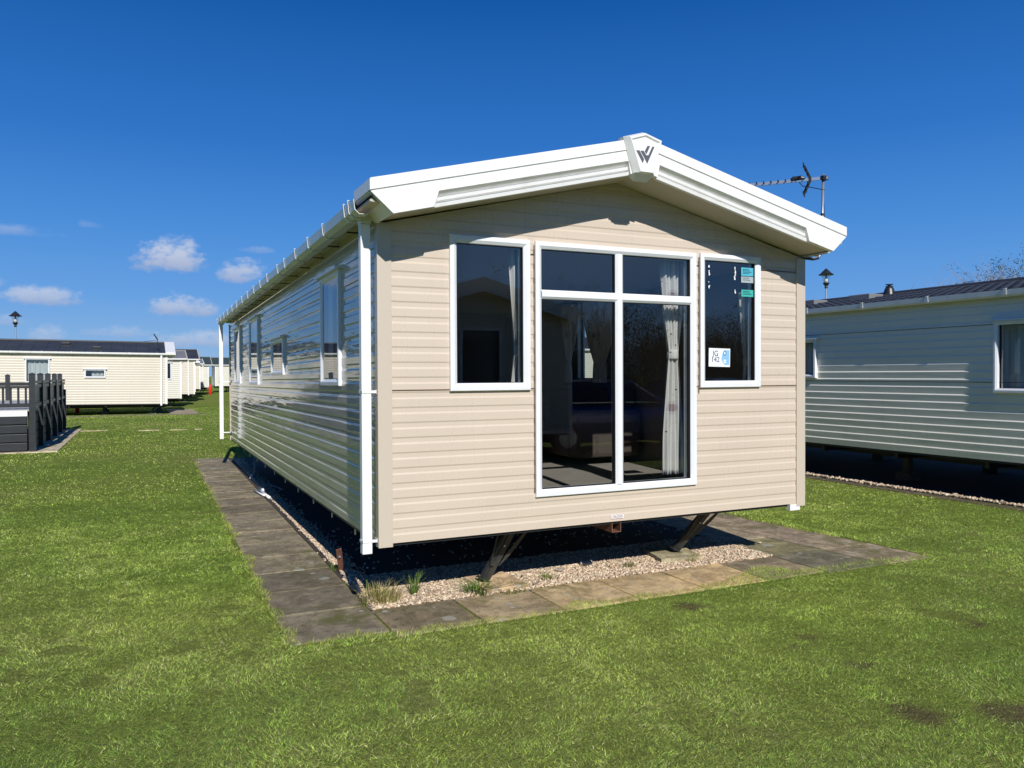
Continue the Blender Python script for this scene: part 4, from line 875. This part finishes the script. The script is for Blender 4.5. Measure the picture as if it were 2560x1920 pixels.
# ------------------------------------------------------------------ other caravans
def caravan(loc, rz, L, label, clad='clad_cream', roof='roof_dark', w=3.7, h=2.10, rise=.50, wins=(), ends=((), ()), detail=1, tilt=0, white_end=True, group=None, pipes=(.25,), vents=(), tiles=False, solid_panes=False, end_overhang=.3, name='static_caravan', seams=(), bdep=.05, vent_m='roof_grey'):
    root = empty(name, loc, rz, label, 'static caravan', group); root.rotation_euler = (0, R(tilt), rz)
    fl = lambda s, z, o: (s, -o, z); bk = lambda s, z, o: (s, w+o, z); e0 = lambda s, z, o: (-o, s, z); e1 = lambda s, z, o: (L+o, s, z)
    hp = lambda y: h+.06+rise*(1-abs(y-w/2)/(w/2)); top = h+.05+rise
    Lq = lambda z: 0.0 if z <= h else (z-h)/rise*(w/2); Rq = lambda z: w if z <= h else w-(z-h)/rise*(w/2)
    cm = M[clad]
    b = MB(fl); siding(b, 0, L, 0, h, hin(wins), pf=PROF_T if clad == 'clad_green' else None); b.build('front_wall', cm, root, fix=False)
    b = MB(bk); siding(b, 0, L, 0, h) if detail > 1 else flat(b, 0, L, 0, h); b.build('rear_wall', cm, root, fix=False)
    for k, fn in enumerate((e0, e1)):
        b = MB(fn); (siding(b, 0, w, 0, h+rise-.02, hin(ends[k]), Lq, Rq)); b.build('end_wall', cm, root, fix=False)
        for win in ends[k]: window(fn, *win, root, M['frame_white'], M['pane_dark'] if solid_panes or detail < 2 else M['glass'])
    # underfloor, chassis, stands
    b = MB(); b.box((.01, .01, -.03), (L-.01, w-.01, -.002)); b.build('underfloor', M['black_steel'], root)
    b = MB()
    for y in (.85, w-.85): b.box((.1, y-.04, -.18), (L-.1, y+.04, -.03))
    for x in np.arange(.6, L, 1.3): b.box((x-.03, .1, -.12), (x+.03, w-.1, -.03))
    b.build('chassis', M['black_steel'], root)
    gz = SOIL-loc[2]
    for y in (.85, w-.85):
        for x in np.arange(1.2, L, 2.1): b = MB(); b.box((x-.12, y-.12, gz), (x+.12, y+.12, gz+.12)); b.box((x-.05, y-.05, gz+.118), (x+.05, y+.05, -.18)); b.build('axle_stand', M['steel_dark'], root)
    for y in (.6, w-.6):
        b = MB(); b.bar((L-.15, y, -.03), (L-.55, y, gz+.03), .05, .05, (0, 1, 0)); b.box((L-.68, y-.1, gz), (L-.42, y+.1, gz+.035)); b.build('corner_steady', M['steel_dark'], root)
    # corner trims
    for x, y, sx, sy in ((0, 0, 1, 1), (L, 0, -1, 1), (0, w, 1, -1), (L, w, -1, -1)):
        b = MB(); b.prism([(x+sx*p, y+sy*q) for p, q in [(-.014, -.014), (.06, -.014), (.06, -.001), (-.001, -.001), (-.001, .06), (-.014, .06)]], -.015, h, lambda p, q, z: (p, q, z)); b.build('corner_trim', M['white'] if clad != 'clad_green' else cm, root)
    # roof
    ov = .10; b = MB(); a0, a1 = -end_overhang+.05, L+end_overhang-.05; zr = h+.10+rise; ze = h+.06-.01
    if tiles:
        nx = int((a1-a0)/.075); xs = np.linspace(a0, a1, nx+1); prof = [.022*abs(math.sin(math.pi*(i*.5))) for i in range(nx+1)]
        rows = [(-ov, ze)]; 
        for k in range(1, 7): f = k/7; y = -ov+(w/2+ov)*f; z = ze+(zr-ze)*f; rows += [(y, z-.016), (y+.001, z+.004)]
        rows += [(w/2, zr)]
        vs = [(x, y, z+pz) for (y, z) in rows for x, pz in zip(xs, prof)]; n = nx+1
        b.add(vs, [(j*n+i, j*n+i+1, (j+1)*n+i+1, (j+1)*n+i) for j in range(len(rows)-1) for i in range(nx)])
        b.quad((a0, w/2, zr), (a1, w/2, zr), (a1, w+ov, ze), (a0, w+ov, ze))
    else:
        xs = []; x = a0
        while x < a1: xs += [(x, 0), (x+.02, .018), (x+.04, 0)]; x += .46
        xs += [(a1, 0)]; n = len(xs)
        for ya, za, yb, zb_ in ((-ov, ze, w/2, zr), (w/2, zr, w+ov, ze)):
            b.add([(x, ya, za+q) for x, q in xs]+[(x, yb, zb_+q) for x, q in xs], [(i, i+1, n+i+1, n+i) for i in range(n-1)])
    b.add([(a0, -ov, ze-.03), (a1, -ov, ze-.03), (a1, w/2, zr-.04), (a0, w/2, zr-.04), (a1, w+ov, ze-.03), (a0, w+ov, ze-.03)], [(0, 1, 2, 3), (3, 2, 4, 5)])
    b.build('roof', M[roof], root, fix=False)
    b = MB(); b.tube([(a0, w/2, zr+.01), (a1, w/2, zr+.01)], .045, 8); b.build('ridge_cap', M[roof], root)
    # bargeboards at the two ends
    for xa, s in ((a0, -1), (a1, 1)):
        for sg in (0, 1):
            Y = (lambda y: y) if not sg else (lambda y: w-y)
            b = MB(); b.prism([(-ov-.03, ze+.045), (w/2, zr+.055), (w/2, zr-.19), (.10, ze-.12), (-ov-.03, ze-.06)], 0, 1, lambda p, q, t: (xa+s*bdep*t-s*(bdep-.05), Y(p), q)); b.build('bargeboard', M['white'] if white_end else M['trim_beige'], root)
    b = MB(); 
    for ya, yb in ((-ov, .0), (w, w+ov)): b.box((a0, ya, h-.015), (a1, yb, h))
    for xa, xb in ((a0, 0), (L, a1)):
        for sg in (0, 1):
            Y = (lambda y: y) if not sg else (lambda y: w-y)
            q = [(xa, 0, h-.01), (xb, 0, h-.01), (xb, w/2, h+rise-.01), (xa, w/2, h+rise-.01)]; b.add([(x, Y(y), z) for x, y, z in q]+[(x, Y(y), z+.015) for x, y, z in q], [(0, 1, 2, 3), (4, 7, 6, 5), (0, 4, 5, 1), (1, 5, 6, 2), (2, 6, 7, 3), (3, 7, 4, 0)])
    b.build('soffit', M['trim_beige'], root)
    for sg in (0, 1):
        Y = (lambda y: y) if not sg else (lambda y: w-y)
        b = MB(); b.prism([(-.08, h+.065), (-.083, h+.01), (-.10, h-.02), (-.14, h-.022), (-.168, h+.0), (-.176, h+.06), (-.168, h+.06), (-.160, h+.004), (-.138, h-.014), (-.102, h-.012), (-.089, h+.012), (-.086, h+.065)], a0, a1, lambda p, q, t: (t, Y(p), q)); g_ = b.build('gutter', M['white'], root)
        if detail > 1 and sg == 0:
            for x in np.arange(.35, L, 1.02):
                c = MB(); c.strip([(-.07, h+.03), (-.098, h-.026), (-.142, h-.028), (-.174, h-.002), (-.184, h+.072), (-.16, h+.076)], x-.018, x+.018, lambda p, q, t: (t, p, q)); k = c.build('gutter_clip', M['white'], g_); md = k.modifiers.new('thickness', 'SOLIDIFY'); md.thickness = .005
    for x in pipes:
        b = MB(); b.box((L-x-.035, -.115, -.07), (L-x+.035, -.05, h)); b.build('downpipe', M['white'], root)
    if seams:
        b = MB(fl)
        for z in seams: b.box((.06, z-.003, .003), (L-.06, z+.003, .0135))
        b.build('joint_strip', M['rubber'], root)
    for i, win in enumerate(wins):
        pn = M['pane_dark'] if solid_panes else M['glass']
        wroot = window(fl, *win[:4], root, M['frame_white'], pn, mulls=win[4] if len(win) > 4 else (), cap=1, deep=.030 if detail > 1 else .012)
        if not solid_panes:
            b = MB(fl); s0, s1, z0, z1 = win[:4]
            vs = []; nx = 60
            for j in (0, 1):
                for k in range(nx+1):
                    f = k/nx; vs.append((s0-.05+(s1-s0+.1)*f, (z0-.05) if j == 0 else (z1+.03), -.13+.022*math.sin(f*34+i)+.012*math.sin(f*71)))
            gap = win[5] if len(win) > 5 else (.47, .53)
            b.add(vs, [(k, k+1, nx+2+k, nx+1+k) for k in range(nx) if not gap[0] < k/nx < gap[1]]); b.build('net_curtain', M['net'], wroot, smooth=True)
    if not solid_panes:
        b = MB(); b.box((.06, .45, 0), (L-.06, .47, h-.02)); b.box((.06, .05, .02), (L-.06, .45, .04)); b.build('room_backing', M['interior_wall'], root)
    for x, f, wv in vents:
        y = w/2*f; z = ze+(zr-ze)*f; b = MB(); b.box((x-wv/2, y-.16, z-.02), (x+wv/2, y+.16, z+.075)); b.build('roof_vent', M[vent_m], root, bevel=.012)
    return root
# grey-green neighbour on the right: long wall faces the near caravan (wall plane x = 8)
nb = caravan((8.0, 8.4, 0.03), R(-90), 11.5, 'long grey-green caravan standing in shade to the right of the near caravan', 'clad_green', 'roof_dark', h=1.995, rise=.27, detail=2, tiles=True,
    wins=((3.80, 4.49, 1.0, 1.60, (), (.0, .0)), (7.27, 8.52, .83, 1.70, (), (.42, .62)), (1.2, 1.9, .85, 1.7)), pipes=(), vents=((4.2, .74, .42), (3.05, .74, .42)), seams=(.955, 1.66))
b = MB(); b.lathe([(.115, 2.33), (.10, 2.38), (.07, 2.47), (.052, 2.50), (.060, 2.503), (.060, 2.512), (.03, 2.516), (.03, 2.532), (.062, 2.535), (.062, 2.545)], 4.26, 1.85, 16); b.build('flue', M['black_plastic'], nb, smooth=False)
b = MB(); b.tube([(5.55, 1.95, 2.3), (5.55, 1.95, 2.46)], .012, 6); b.bar((5.48, 1.95, 2.44), (5.66, 1.95, 2.45), .012, .02); b.build('television_aerial', M['galv'], nb)
# cream caravan at far left, long wall facing the camera, tilt follows the slope of the plot
lc = caravan((-12.4, 30.5, -.055), 0, 11.95, 'long cream caravan with dark roof behind the dark decking on the left', 'clad_cream', 'roof_dark', h=2.02, rise=.45, detail=2, tilt=0,
    wins=((8.94, 9.69, 1.06, 1.40, (), (.0, .35)), (6.92, 7.75, .86, 1.80, (), (0, 0)), (3.0, 3.8, .9, 1.8)), pipes=(.22,), vents=((8.2, .72, .32), (9.35, .38, .32)), end_overhang=.32, bdep=.38, vent_m='black_plastic', ends=((), ((.5, 1.3, .3, 2.0), (1.5, 2.3, 1.0, 2.0), (2.5, 3.2, 1.0, 2.0))))
lc.rotation_euler = (0, R(.55), 0); lc.location = (-12.4, 30.5, .055)
b = MB(); b.tube([(11.75, -.03, 1.55), (11.68, -.06, 2.1), (11.55, -.10, 2.75)], .014, 6); b.bar((11.1, -.10, 2.55), (11.6, -.10, 2.62), .015, .015); b.bar((11.45, -.1, 2.86), (11.60, -.1, 2.62), .05, .05); b.build('television_aerial', M['black_plastic'], lc)
# caravans in rows beyond
rowg = 'far caravans in rows beyond the cream caravan'
def far(x1, y, L, lab, clad, roof, z=-.02, **k): 
    return caravan((x1-L, y, z), 0, L, lab, clad, roof, group=rowg, solid_panes=True, **k)
far(.42, 38.0, 11.0, 'pale cream caravan just beyond the right end of the cream caravan', 'clad_pale', 'roof_grey', h=1.95, rise=.38, z=-.05, wins=((9.98, 10.55, .95, 1.8),), white_end=False, pipes=())
far(1.50, 46.0, 11.0, 'dark roofed caravan with a tall narrow window, second in the far row', 'clad_cream', 'roof_dark', h=2.05, rise=.55, z=-.02, wins=((9.9, 10.3, .5, 1.9),), pipes=(.35,), white_end=False)
far(1.95, 53.0, 11.0, 'dark roofed caravan with white gable board, third in the far row', 'clad_cream', 'roof_dark', h=1.98, rise=.5, z=-.02, pipes=(.5,), bdep=.4)
far(2.70, 60.0, 11.0, 'cream caravan with one slim window, fourth in the far row', 'clad_cream', 'roof_grey', h=1.90, rise=.3, z=.05, wins=((10.3, 10.6, .7, 1.6),), pipes=())
def gable(x0, y, L, lab, clad, roof, z=.08, **k):      # stands end-on: gable faces the camera
    return caravan((x0, y+L, z), R(-90), L, lab, clad, roof, group=rowg, solid_panes=True, **k)
gable(2.95+.0, 66.0, 9.0, 'far caravan with dark green roof behind the slim-window caravan', 'clad_pale', 'roof_green', w=1.9, h=1.95, rise=.45, ends=((), ()), pipes=(), white_end=False) if False else far(3.75, 66.0, 9.0, 'far caravan with dark green roof, left of the red gas bottle', 'clad_pale', 'roof_green', h=1.85, rise=.62, z=.08, pipes=(.45,), white_end=False, wins=((8.25, 8.35, .1, 1.8),))
far(9.2, 72.0, 4.45, 'farthest caravan with dark green roof, partly behind the white downpipe', 'clad_pale', 'roof_green', h=1.90, rise=.62, z=.1, pipes=(3.9,), white_end=False)
far(4.5, 80.0, 4.0, 'small white far caravan end with a grey window behind the red gas bottle', 'clad_pale', 'roof_grey', h=1.70, rise=.15, z=.1, pipes=(), wins=((3.3, 3.85, .8, 1.6),), white_end=True)
# cream caravan seen only through the near caravan's windows
caravan((13.6, 24.0, 0), 0, 11.0, 'sunlit cream caravan glimpsed through the windows of the near caravan', 'clad_pale', 'roof_dark', solid_panes=True, wins=((1.0, 2.0, .9, 1.8), (4.0, 5.0, .9, 1.8), (7.0, 8.0, .9, 1.8)), group='caravans seen only through or in the glass')
# behind the camera, seen as a reflection in the front glass
caravan((5.75, -7.6, 0), R(-90)+math.pi, 11.0, 'shaded caravan end mirrored in the left front window', 'clad_cream', 'roof_dark', solid_panes=True, detail=1, ends=((), ()), group='caravans seen only through or in the glass') if False else caravan((2.05, -7.6, .02), R(-90), 11.0, 'shaded caravan end mirrored in the left front window', 'clad_cream', 'roof_dark', solid_panes=True, ends=(((.6, 1.3, .9, 1.9), (1.5, 2.3, .9, 1.9), (2.5, 3.1, .9, 1.9)), ()), group='caravans seen only through or in the glass')

# ------------------------------------------------------------------ decking at the left
dk = empty('decking', (-3.48, 14.2, SOIL), 0, 'raised dark grey plastic decking with balustrade left of the side path', 'decking')
DW, DD, DH = 4.4, 7.4, .90          # width to the left, depth, floor height
b = MB()
for k in range(4): z = .04+k*.185; b.box((-DW, -.012, z), (-.10, .012, z+.160))
b.build('front_skirt', M['deck'], dk, bevel=.004)
b = MB(); b.box((-DW, .04, .02), (-.1, .06, DH-.05)); b.box((-.09, .1, .02), (-.07, DD-.1, DH-.05)); b.build('skirt_backing', M['black_plastic'], dk)
b = MB()
for k in range(4): z = .04+k*.185; b.box((-.055, .08, z), (-.035, DD, z+.165))
b.build('side_skirt', M['rubber'], dk, bevel=.004)  # boards on the shaded side made black, shade put into their colour
b = MB()
for k in range(28): b.box((-DW, .0+k*.262, DH-.035), (-.06, .0+k*.262+.25, DH))
b.build('floor_board', M['deck_board'], dk)
b = MB(); b.box((-DW, -.03, DH-.14), (-.09, -.014, DH-.02)); b.build('edge_board', M['deck_white'], dk)
def post(x, y, h=1.64): 
    b = MB(); b.box((x-.055, y-.055, .0), (x+.055, y+.055, h-.03)); b.prism([(x-.063, h-.03), (x+.063, h-.03), (x+.063, h-.015), (x, h+.012), (x-.063, h-.015)], y-.063, y+.063, lambda p, q, t: (p, t, q)); return b.build('post', M['deck'], dk)
for y in (0, 1.5, 3.1, 4.7, 6.2, 7.4): post(0, y, 1.66 if y < 7 else 1.20)
for x in (-1.52, -3.0, -4.4): post(x, 0)
for x, y in ((-1.4, 7.4), (-2.0, 7.4)): post(x, y)
b = MB(); b.box((-DW, -.035, 1.40), (-.06, .035, 1.47)); b.box((-DW, -.03, 1.345), (-.06, .03, 1.395))
b.box((-DW, -.03, DH+.05), (-.06, .03, DH+.13)); b.build('front_rail', M['deck'], dk)
for x in np.arange(-DW+.1, -.1, .135):
    if abs(x+1.52) > .08 and abs(x+3) > .08: b = MB(); b.box((x-.02, -.012, DH+.12), (x+.02, .012, 1.36)); b.build('baluster', M['deck'], dk)
b = MB(); b.box((-.04, .05, 1.44), (.04, DD, 1.50)); b.box((-.035, .05, 1.35), (.035, DD, 1.42)); b.box((-.03, .05, DH+.04), (.03, DD, DH+.12)); b.build('side_rail', M['deck'], dk)
b = MB(); b.box((-.006, .05, DH+.13), (.006, DD, 1.35)); b.build('privacy_panel', M['black_plastic'], dk)
for y in (.25, .45, 1.7, 1.9, 3.3, 3.5, 4.9, 5.1): b = MB(); b.box((-.05, y-.03, DH-.03), (.05, y+.03, DH+.03)); b.build('bracket', M['galv'], dk)

# ------------------------------------------------------------------ street lamps
def lamp(x, y, h, lab, sc_=1):
    o = empty('street_lamp', (x, y, SOIL), 0, lab, 'street lamp', 'black lantern lamps on pale poles')
    b = MB(); b.lathe([(.085, 0), (.085, .9), (.05, 1.0), (.038, h-.78)], 0, 0, 14); b.build('pole', M['galv'], o, smooth=False)
    b = MB(); b.lathe([(.04, h-.80), (.065, h-.78), (.065, h-.74), (.05, h-.70), (.13, h-.60), (.14, h-.575), (.10, h-.56)], 0, 0, 16); b.build('lantern_base', M['black_plastic'], o)
    b = MB(); b.lathe([(.10, h-.56), (.19, h-.24)], 0, 0, 16); b.build('lantern_glass', M['glass_clear'], o, smooth=True)
    b = MB(); b.lathe([(.075, h-.57), (.08, h-.45), (.045, h-.32), (.03, h-.24)], 0, 0, 12); b.build('bulb', M['white'], o, smooth=True)
    b = MB(); b.lathe([(.30, h-.235), (.31, h-.215), (.21, h-.15), (.13, h-.06), (.085, h-.035), (.095, h-.02), (.06, h), (.03, h+.04)], 0, 0, 18); b.build('lantern_hood', M['black_plastic'], o, smooth=False)
    return o
lamp(24.8, 19.4, 5.95, 'black lantern lamp rising behind the roof of the grey-green caravan')
lamp(-7.42, 44.0, 5.0, 'black lantern lamp rising behind the cream caravan on the left')
# gas bottle far off
def bottle(x, y, s, m, lab, g=None):
    o = empty('gas_bottle', (x, y, SOIL), 0, lab, 'gas bottle', g); b = MB(); b.lathe([(.15*s, 0), (.185*s, .04*s), (.185*s, 1.15*s), (.16*s, 1.28*s), (.08*s, 1.38*s)], 0, 0, 18); b.build('cylinder', m, o, smooth=True)
    b = MB(); b.lathe([(.085*s, 1.30*s), (.085*s, 1.50*s)], 0, 0, 12); b.build('valve_guard', m, o); return o
M['red'] = mat('red_paint', (.72, .03, .02), .4)
bottle(3.66, 63.5, .58, M['red'], 'tall red gas bottle standing in front of the farthest caravans')
bottle(-3.9, 33.4, .42, M['red'], 'small red gas bottle in the shade under the cream caravan')

# ------------------------------------------------------------------ bushes
def bush(x, y, h, rad, lab, name='bush', twig=(.10, .085, .07), leafc=((.05, .08, .02), (.09, .10, .03)), nl=9000, nt=60, leaf=.05, group=None, cat='bush', z0=SOIL, lean=.35):
    o = empty(name, (x, y, z0), 0, lab, cat, group); b = MB(); tips = []
    def grow(p, d, L, r, lev):
        pts = [p]; q = Vector(p)
        for k in range(3): d = (d+Vector((random.gauss(0, .18), random.gauss(0, .18), random.gauss(.03, .1)))).normalized(); q = q+d*L/3; pts.append(tuple(q))
        b.tube(pts, [r, r*.8, r*.6, r*.35], 4, cap=False); tips.append(q.copy())
        if lev > 0:
            for k in range(random.randint(3, 4)): 
                i = random.randint(1, 3); grow(pts[i], (d+Vector((random.gauss(0, .55), random.gauss(0, .55), random.gauss(.1, .3)))).normalized(), L*random.uniform(.45, .7), r*.5, lev-1)
    for k in range(nt):
        a = random.uniform(0, 6.28); rr = rad*random.random()**.6; grow((rr*math.cos(a)*.7, rr*math.sin(a)*.7, 0), Vector((math.cos(a)*lean, math.sin(a)*lean, 1)).normalized(), h*random.uniform(.4, .62), .02, 2)
    mt = mat('twig', twig, .9); b.build('branches', mt, o, fix=False)
    if nl:
        n = nl; idx = rng.integers(0, len(tips), n); T = np.array([t[:] for t in tips]); P = T[idx]+rng.normal(0, .16, (n, 3)); P[:, 2] = np.abs(P[:, 2]-rng.random(n)**2*h*.35)
        a = rng.normal(0, 1, (n, 3)); a /= np.linalg.norm(a, axis=1)[:, None]; c = np.cross(a, rng.normal(0, 1, (n, 3))); c /= np.linalg.norm(c, axis=1)[:, None]
        s = leaf*rng.uniform(.6, 1.3, (n, 1)); V = np.stack([P-a*s, P+c*s*.55, P+a*s], 1).reshape(-1, 3)
        la, lb_ = np.array(leafc[0]), np.array(leafc[1]); t = rng.random((n, 1)); q = tri_mesh('foliage', [(V, np.arange(n*3).reshape(-1, 3), (la*(1-t)+lb_*t))], M['leaf']); q.parent = o
    return o
bg_ = 'scrub beyond the grey-green caravan'
for i, (x, y, h, r, lab) in enumerate([(27.0, 14.9, 4.95, .75, 'bare pale twiggy bush above the neighbour roof, leftmost of the scrub'), (27.75, 14.45, 5.15, .8, 'bare pale twiggy bush, second of the scrub above the roof'), (28.5, 14.1, 5.3, .8, 'bare twiggy bush next to the dark green one')]):
    bush(x, y, h, r, lab, 'bare_bush', (.36, .30, .26), ((.30, .25, .21), (.42, .36, .31)), 16000, 260, .018, bg_, lean=.13)
bush(29.2, 13.95, 5.45, .9, 'brown leafy bush above the neighbour roof at the right edge', 'bush', (.16, .12, .09), ((.12, .09, .04), (.20, .15, .08)), 32000, 180, .045, bg_, lean=.13)
bush(29.95, 14.5, 5.7, 1.0, 'dark evergreen bush at the right edge above the roof', 'bush', (.05, .05, .04), ((.015, .03, .012), (.05, .07, .02)), 45000, 160, .055, bg_, lean=.13)
hg = 'trees mirrored in the front glass'
ORD = 'first second third fourth fifth sixth seventh eighth ninth'.split()
for i in range(9):
    x = 7+i*3.6+random.uniform(-.6, .6); bush(x, -19-random.uniform(0, 3)-i*.4, random.uniform(3.8, 5.2), 1.7, ORD[i]+' scrubby tree from the left in the row mirrored in the front glass', 'scrub_tree', (.12, .10, .08), ((.05, .06, .02), (.12, .10, .05)), 52000, 34, .045, hg, 'tree')
# ------------------------------------------------------------------ cars behind the viewpoint, mirrored in the glass
def carpaint(n, c): 
    m = mat(n, c, .18, .35); m.node_tree.nodes['Principled BSDF'].inputs['Coat Weight'].default_value = 1; return m
def parked_car(x, y, rz, paint, lab, group):
    o = empty('parked_car', (x, y, SOIL), rz, lab, 'car', group)
    # side outline stations: (x, z_bottom, z_belt, half width)
    st = [(-2.10, .36, .62, .62), (-2.04, .24, .80, .76), (-1.6, .20, .93, .85), (-.9, .19, .97, .88), (0, .18, .98, .89), (.8, .19, .99, .89), (1.5, .21, 1.0, .88), (1.95, .26, .98, .82), (2.10, .36, .86, .74)]
    b = MB(); n = 10; vs = []
    for X, zb, zt, hw in st:
        for y_, z_ in ((-.86, 0), (-1, .22), (-1.0, .62), (-.965, .88), (-.86, 1.0), (.86, 1.0), (.965, .88), (1.0, .62), (1, .22), (.86, 0)): vs.append((X, y_*hw, zb+(zt-zb)*z_))
    b.add(vs, [(i*n+k, i*n+(k+1) % n, (i+1)*n+(k+1) % n, (i+1)*n+k) for i in range(len(st)-1) for k in range(n)]+[tuple(range(n)), tuple(range((len(st)-1)*n, len(st)*n))]); bo = b.build('body', paint, o, smooth=True, bevel=.02)
    cab = [(-1.05, .97, .84, .97, .84), (-.35, .97, .82, 1.43, .62), (.5, .98, .82, 1.48, .62), (1.35, .99, .80, 1.42, .60), (1.95, .98, .76, 1.02, .70)]
    b = MB(); vs = []
    for X, z0, w0, z1, w1 in cab: vs += [(X, -w0, z0), (X, -w1, z1), (X, w1, z1), (X, w0, z0)]
    F = [(i*4+k, i*4+k+1, (i+1)*4+k+1, (i+1)*4+k) for i in range(4) for k in (0, 2)]+[(0, 1, 2, 3), (16, 17, 18, 19), (1, 2, 6, 5), (13, 14, 18, 17)]
    b.add(vs, F); b.build('window_glass', M['pane_dark'], o)
    b = MB(); rf = [(-.40, 1.425, .63), (.0, 1.475, .635), (.5, 1.495, .635), (1.0, 1.48, .62), (1.52, 1.42, .60), (1.62, 1.40, .55)]
    vs = [(X, s*w, z) for X, z, w in rf for s in (-1, 1)]+[(X, s*w, z-.04) for X, z, w in rf for s in (-1, 1)]; n = 12
    b.add(vs, [(2*i, 2*i+1, 2*i+3, 2*i+2) for i in range(5)]+[(n+2*i, n+2*i+2, n+2*i+3, n+2*i+1) for i in range(5)]+[(2*i, 2*i+2, n+2*i+2, n+2*i) for i in range(5)]+[(2*i+1, n+2*i+1, n+2*i+3, 2*i+3) for i in range(5)]+[(0, n, n+1, 1), (10, 11, n+11, n+10)]); b.build('roof_panel', paint, o)
    b = MB()
    for s in (-1, 1):
        for (xa, za, wa), (xb, zb, wb) in (((-1.08, .97, .85), (-.38, 1.44, .63)), ((.22, .98, .83), (.28, 1.48, .635)), ((1.30, .99, .82), (1.22, 1.45, .61)), ((2.0, 1.0, .77), (1.56, 1.42, .60))): b.bar((xa, s*wa, za), (xb, s*wb, zb), .06, .05)
    b.build('pillar', paint, o)
    for X in (-1.32, 1.30):
        for s in (-1, 1):
            w_ = MB(); w_.prism([(X+.32*math.cos(a), .32+.32*math.sin(a)) for a in np.linspace(0, 6.283, 25)[:-1]], s*.70, s*.90, lambda p, q, t: (p, t, q)); wo_ = w_.build('wheel', M['rubber'], o, bevel=.02)
            r_ = MB(); r_.prism([(X+.20*math.cos(a), .32+.20*math.sin(a)) for a in np.linspace(0, 6.283, 21)[:-1]], s*.86, s*.908, lambda p, q, t: (p, t, q)); r_.build('rim', M['galv'], wo_)
    for s in (-1, 1):
        for nm, X, z, mm in (('headlight', -2.06, .68, M['white']), ('tail_light', 2.06, .80, M['red'])): q = MB(); q.box((X-.04, s*.66-.11, z-.06), (X+.04, s*.66+.11, z+.06)); q.build(nm, mm, o, bevel=.02)
        q = MB(); q.box((-1.9, s*.89-.012, .95), (1.6, s*.89+.012, .975)) if False else q.bar((-.95, s*.855, 1.0), (1.75, s*.825, 1.01), .02, .025); q.build('chrome_strip', M['galv'], o)
        q = MB(); q.box((-.86, s*1.0-.10, 1.0), (-.74, s*1.0+.06, 1.12)); q.build('door_mirror', paint, o, bevel=.02)
    return o
cg = 'cars mirrored in the front glass'
parked_car(7.6, -9.6, math.pi, carpaint('blue_paint', (.012, .05, .22)), 'dark blue hatchback mirrored in the tall left-hand front pane', cg)
parked_car(10.6, -10.6, R(75), carpaint('grey_paint', (.05, .06, .08)), 'dark grey car mirrored in the tall right-hand front pane', cg)
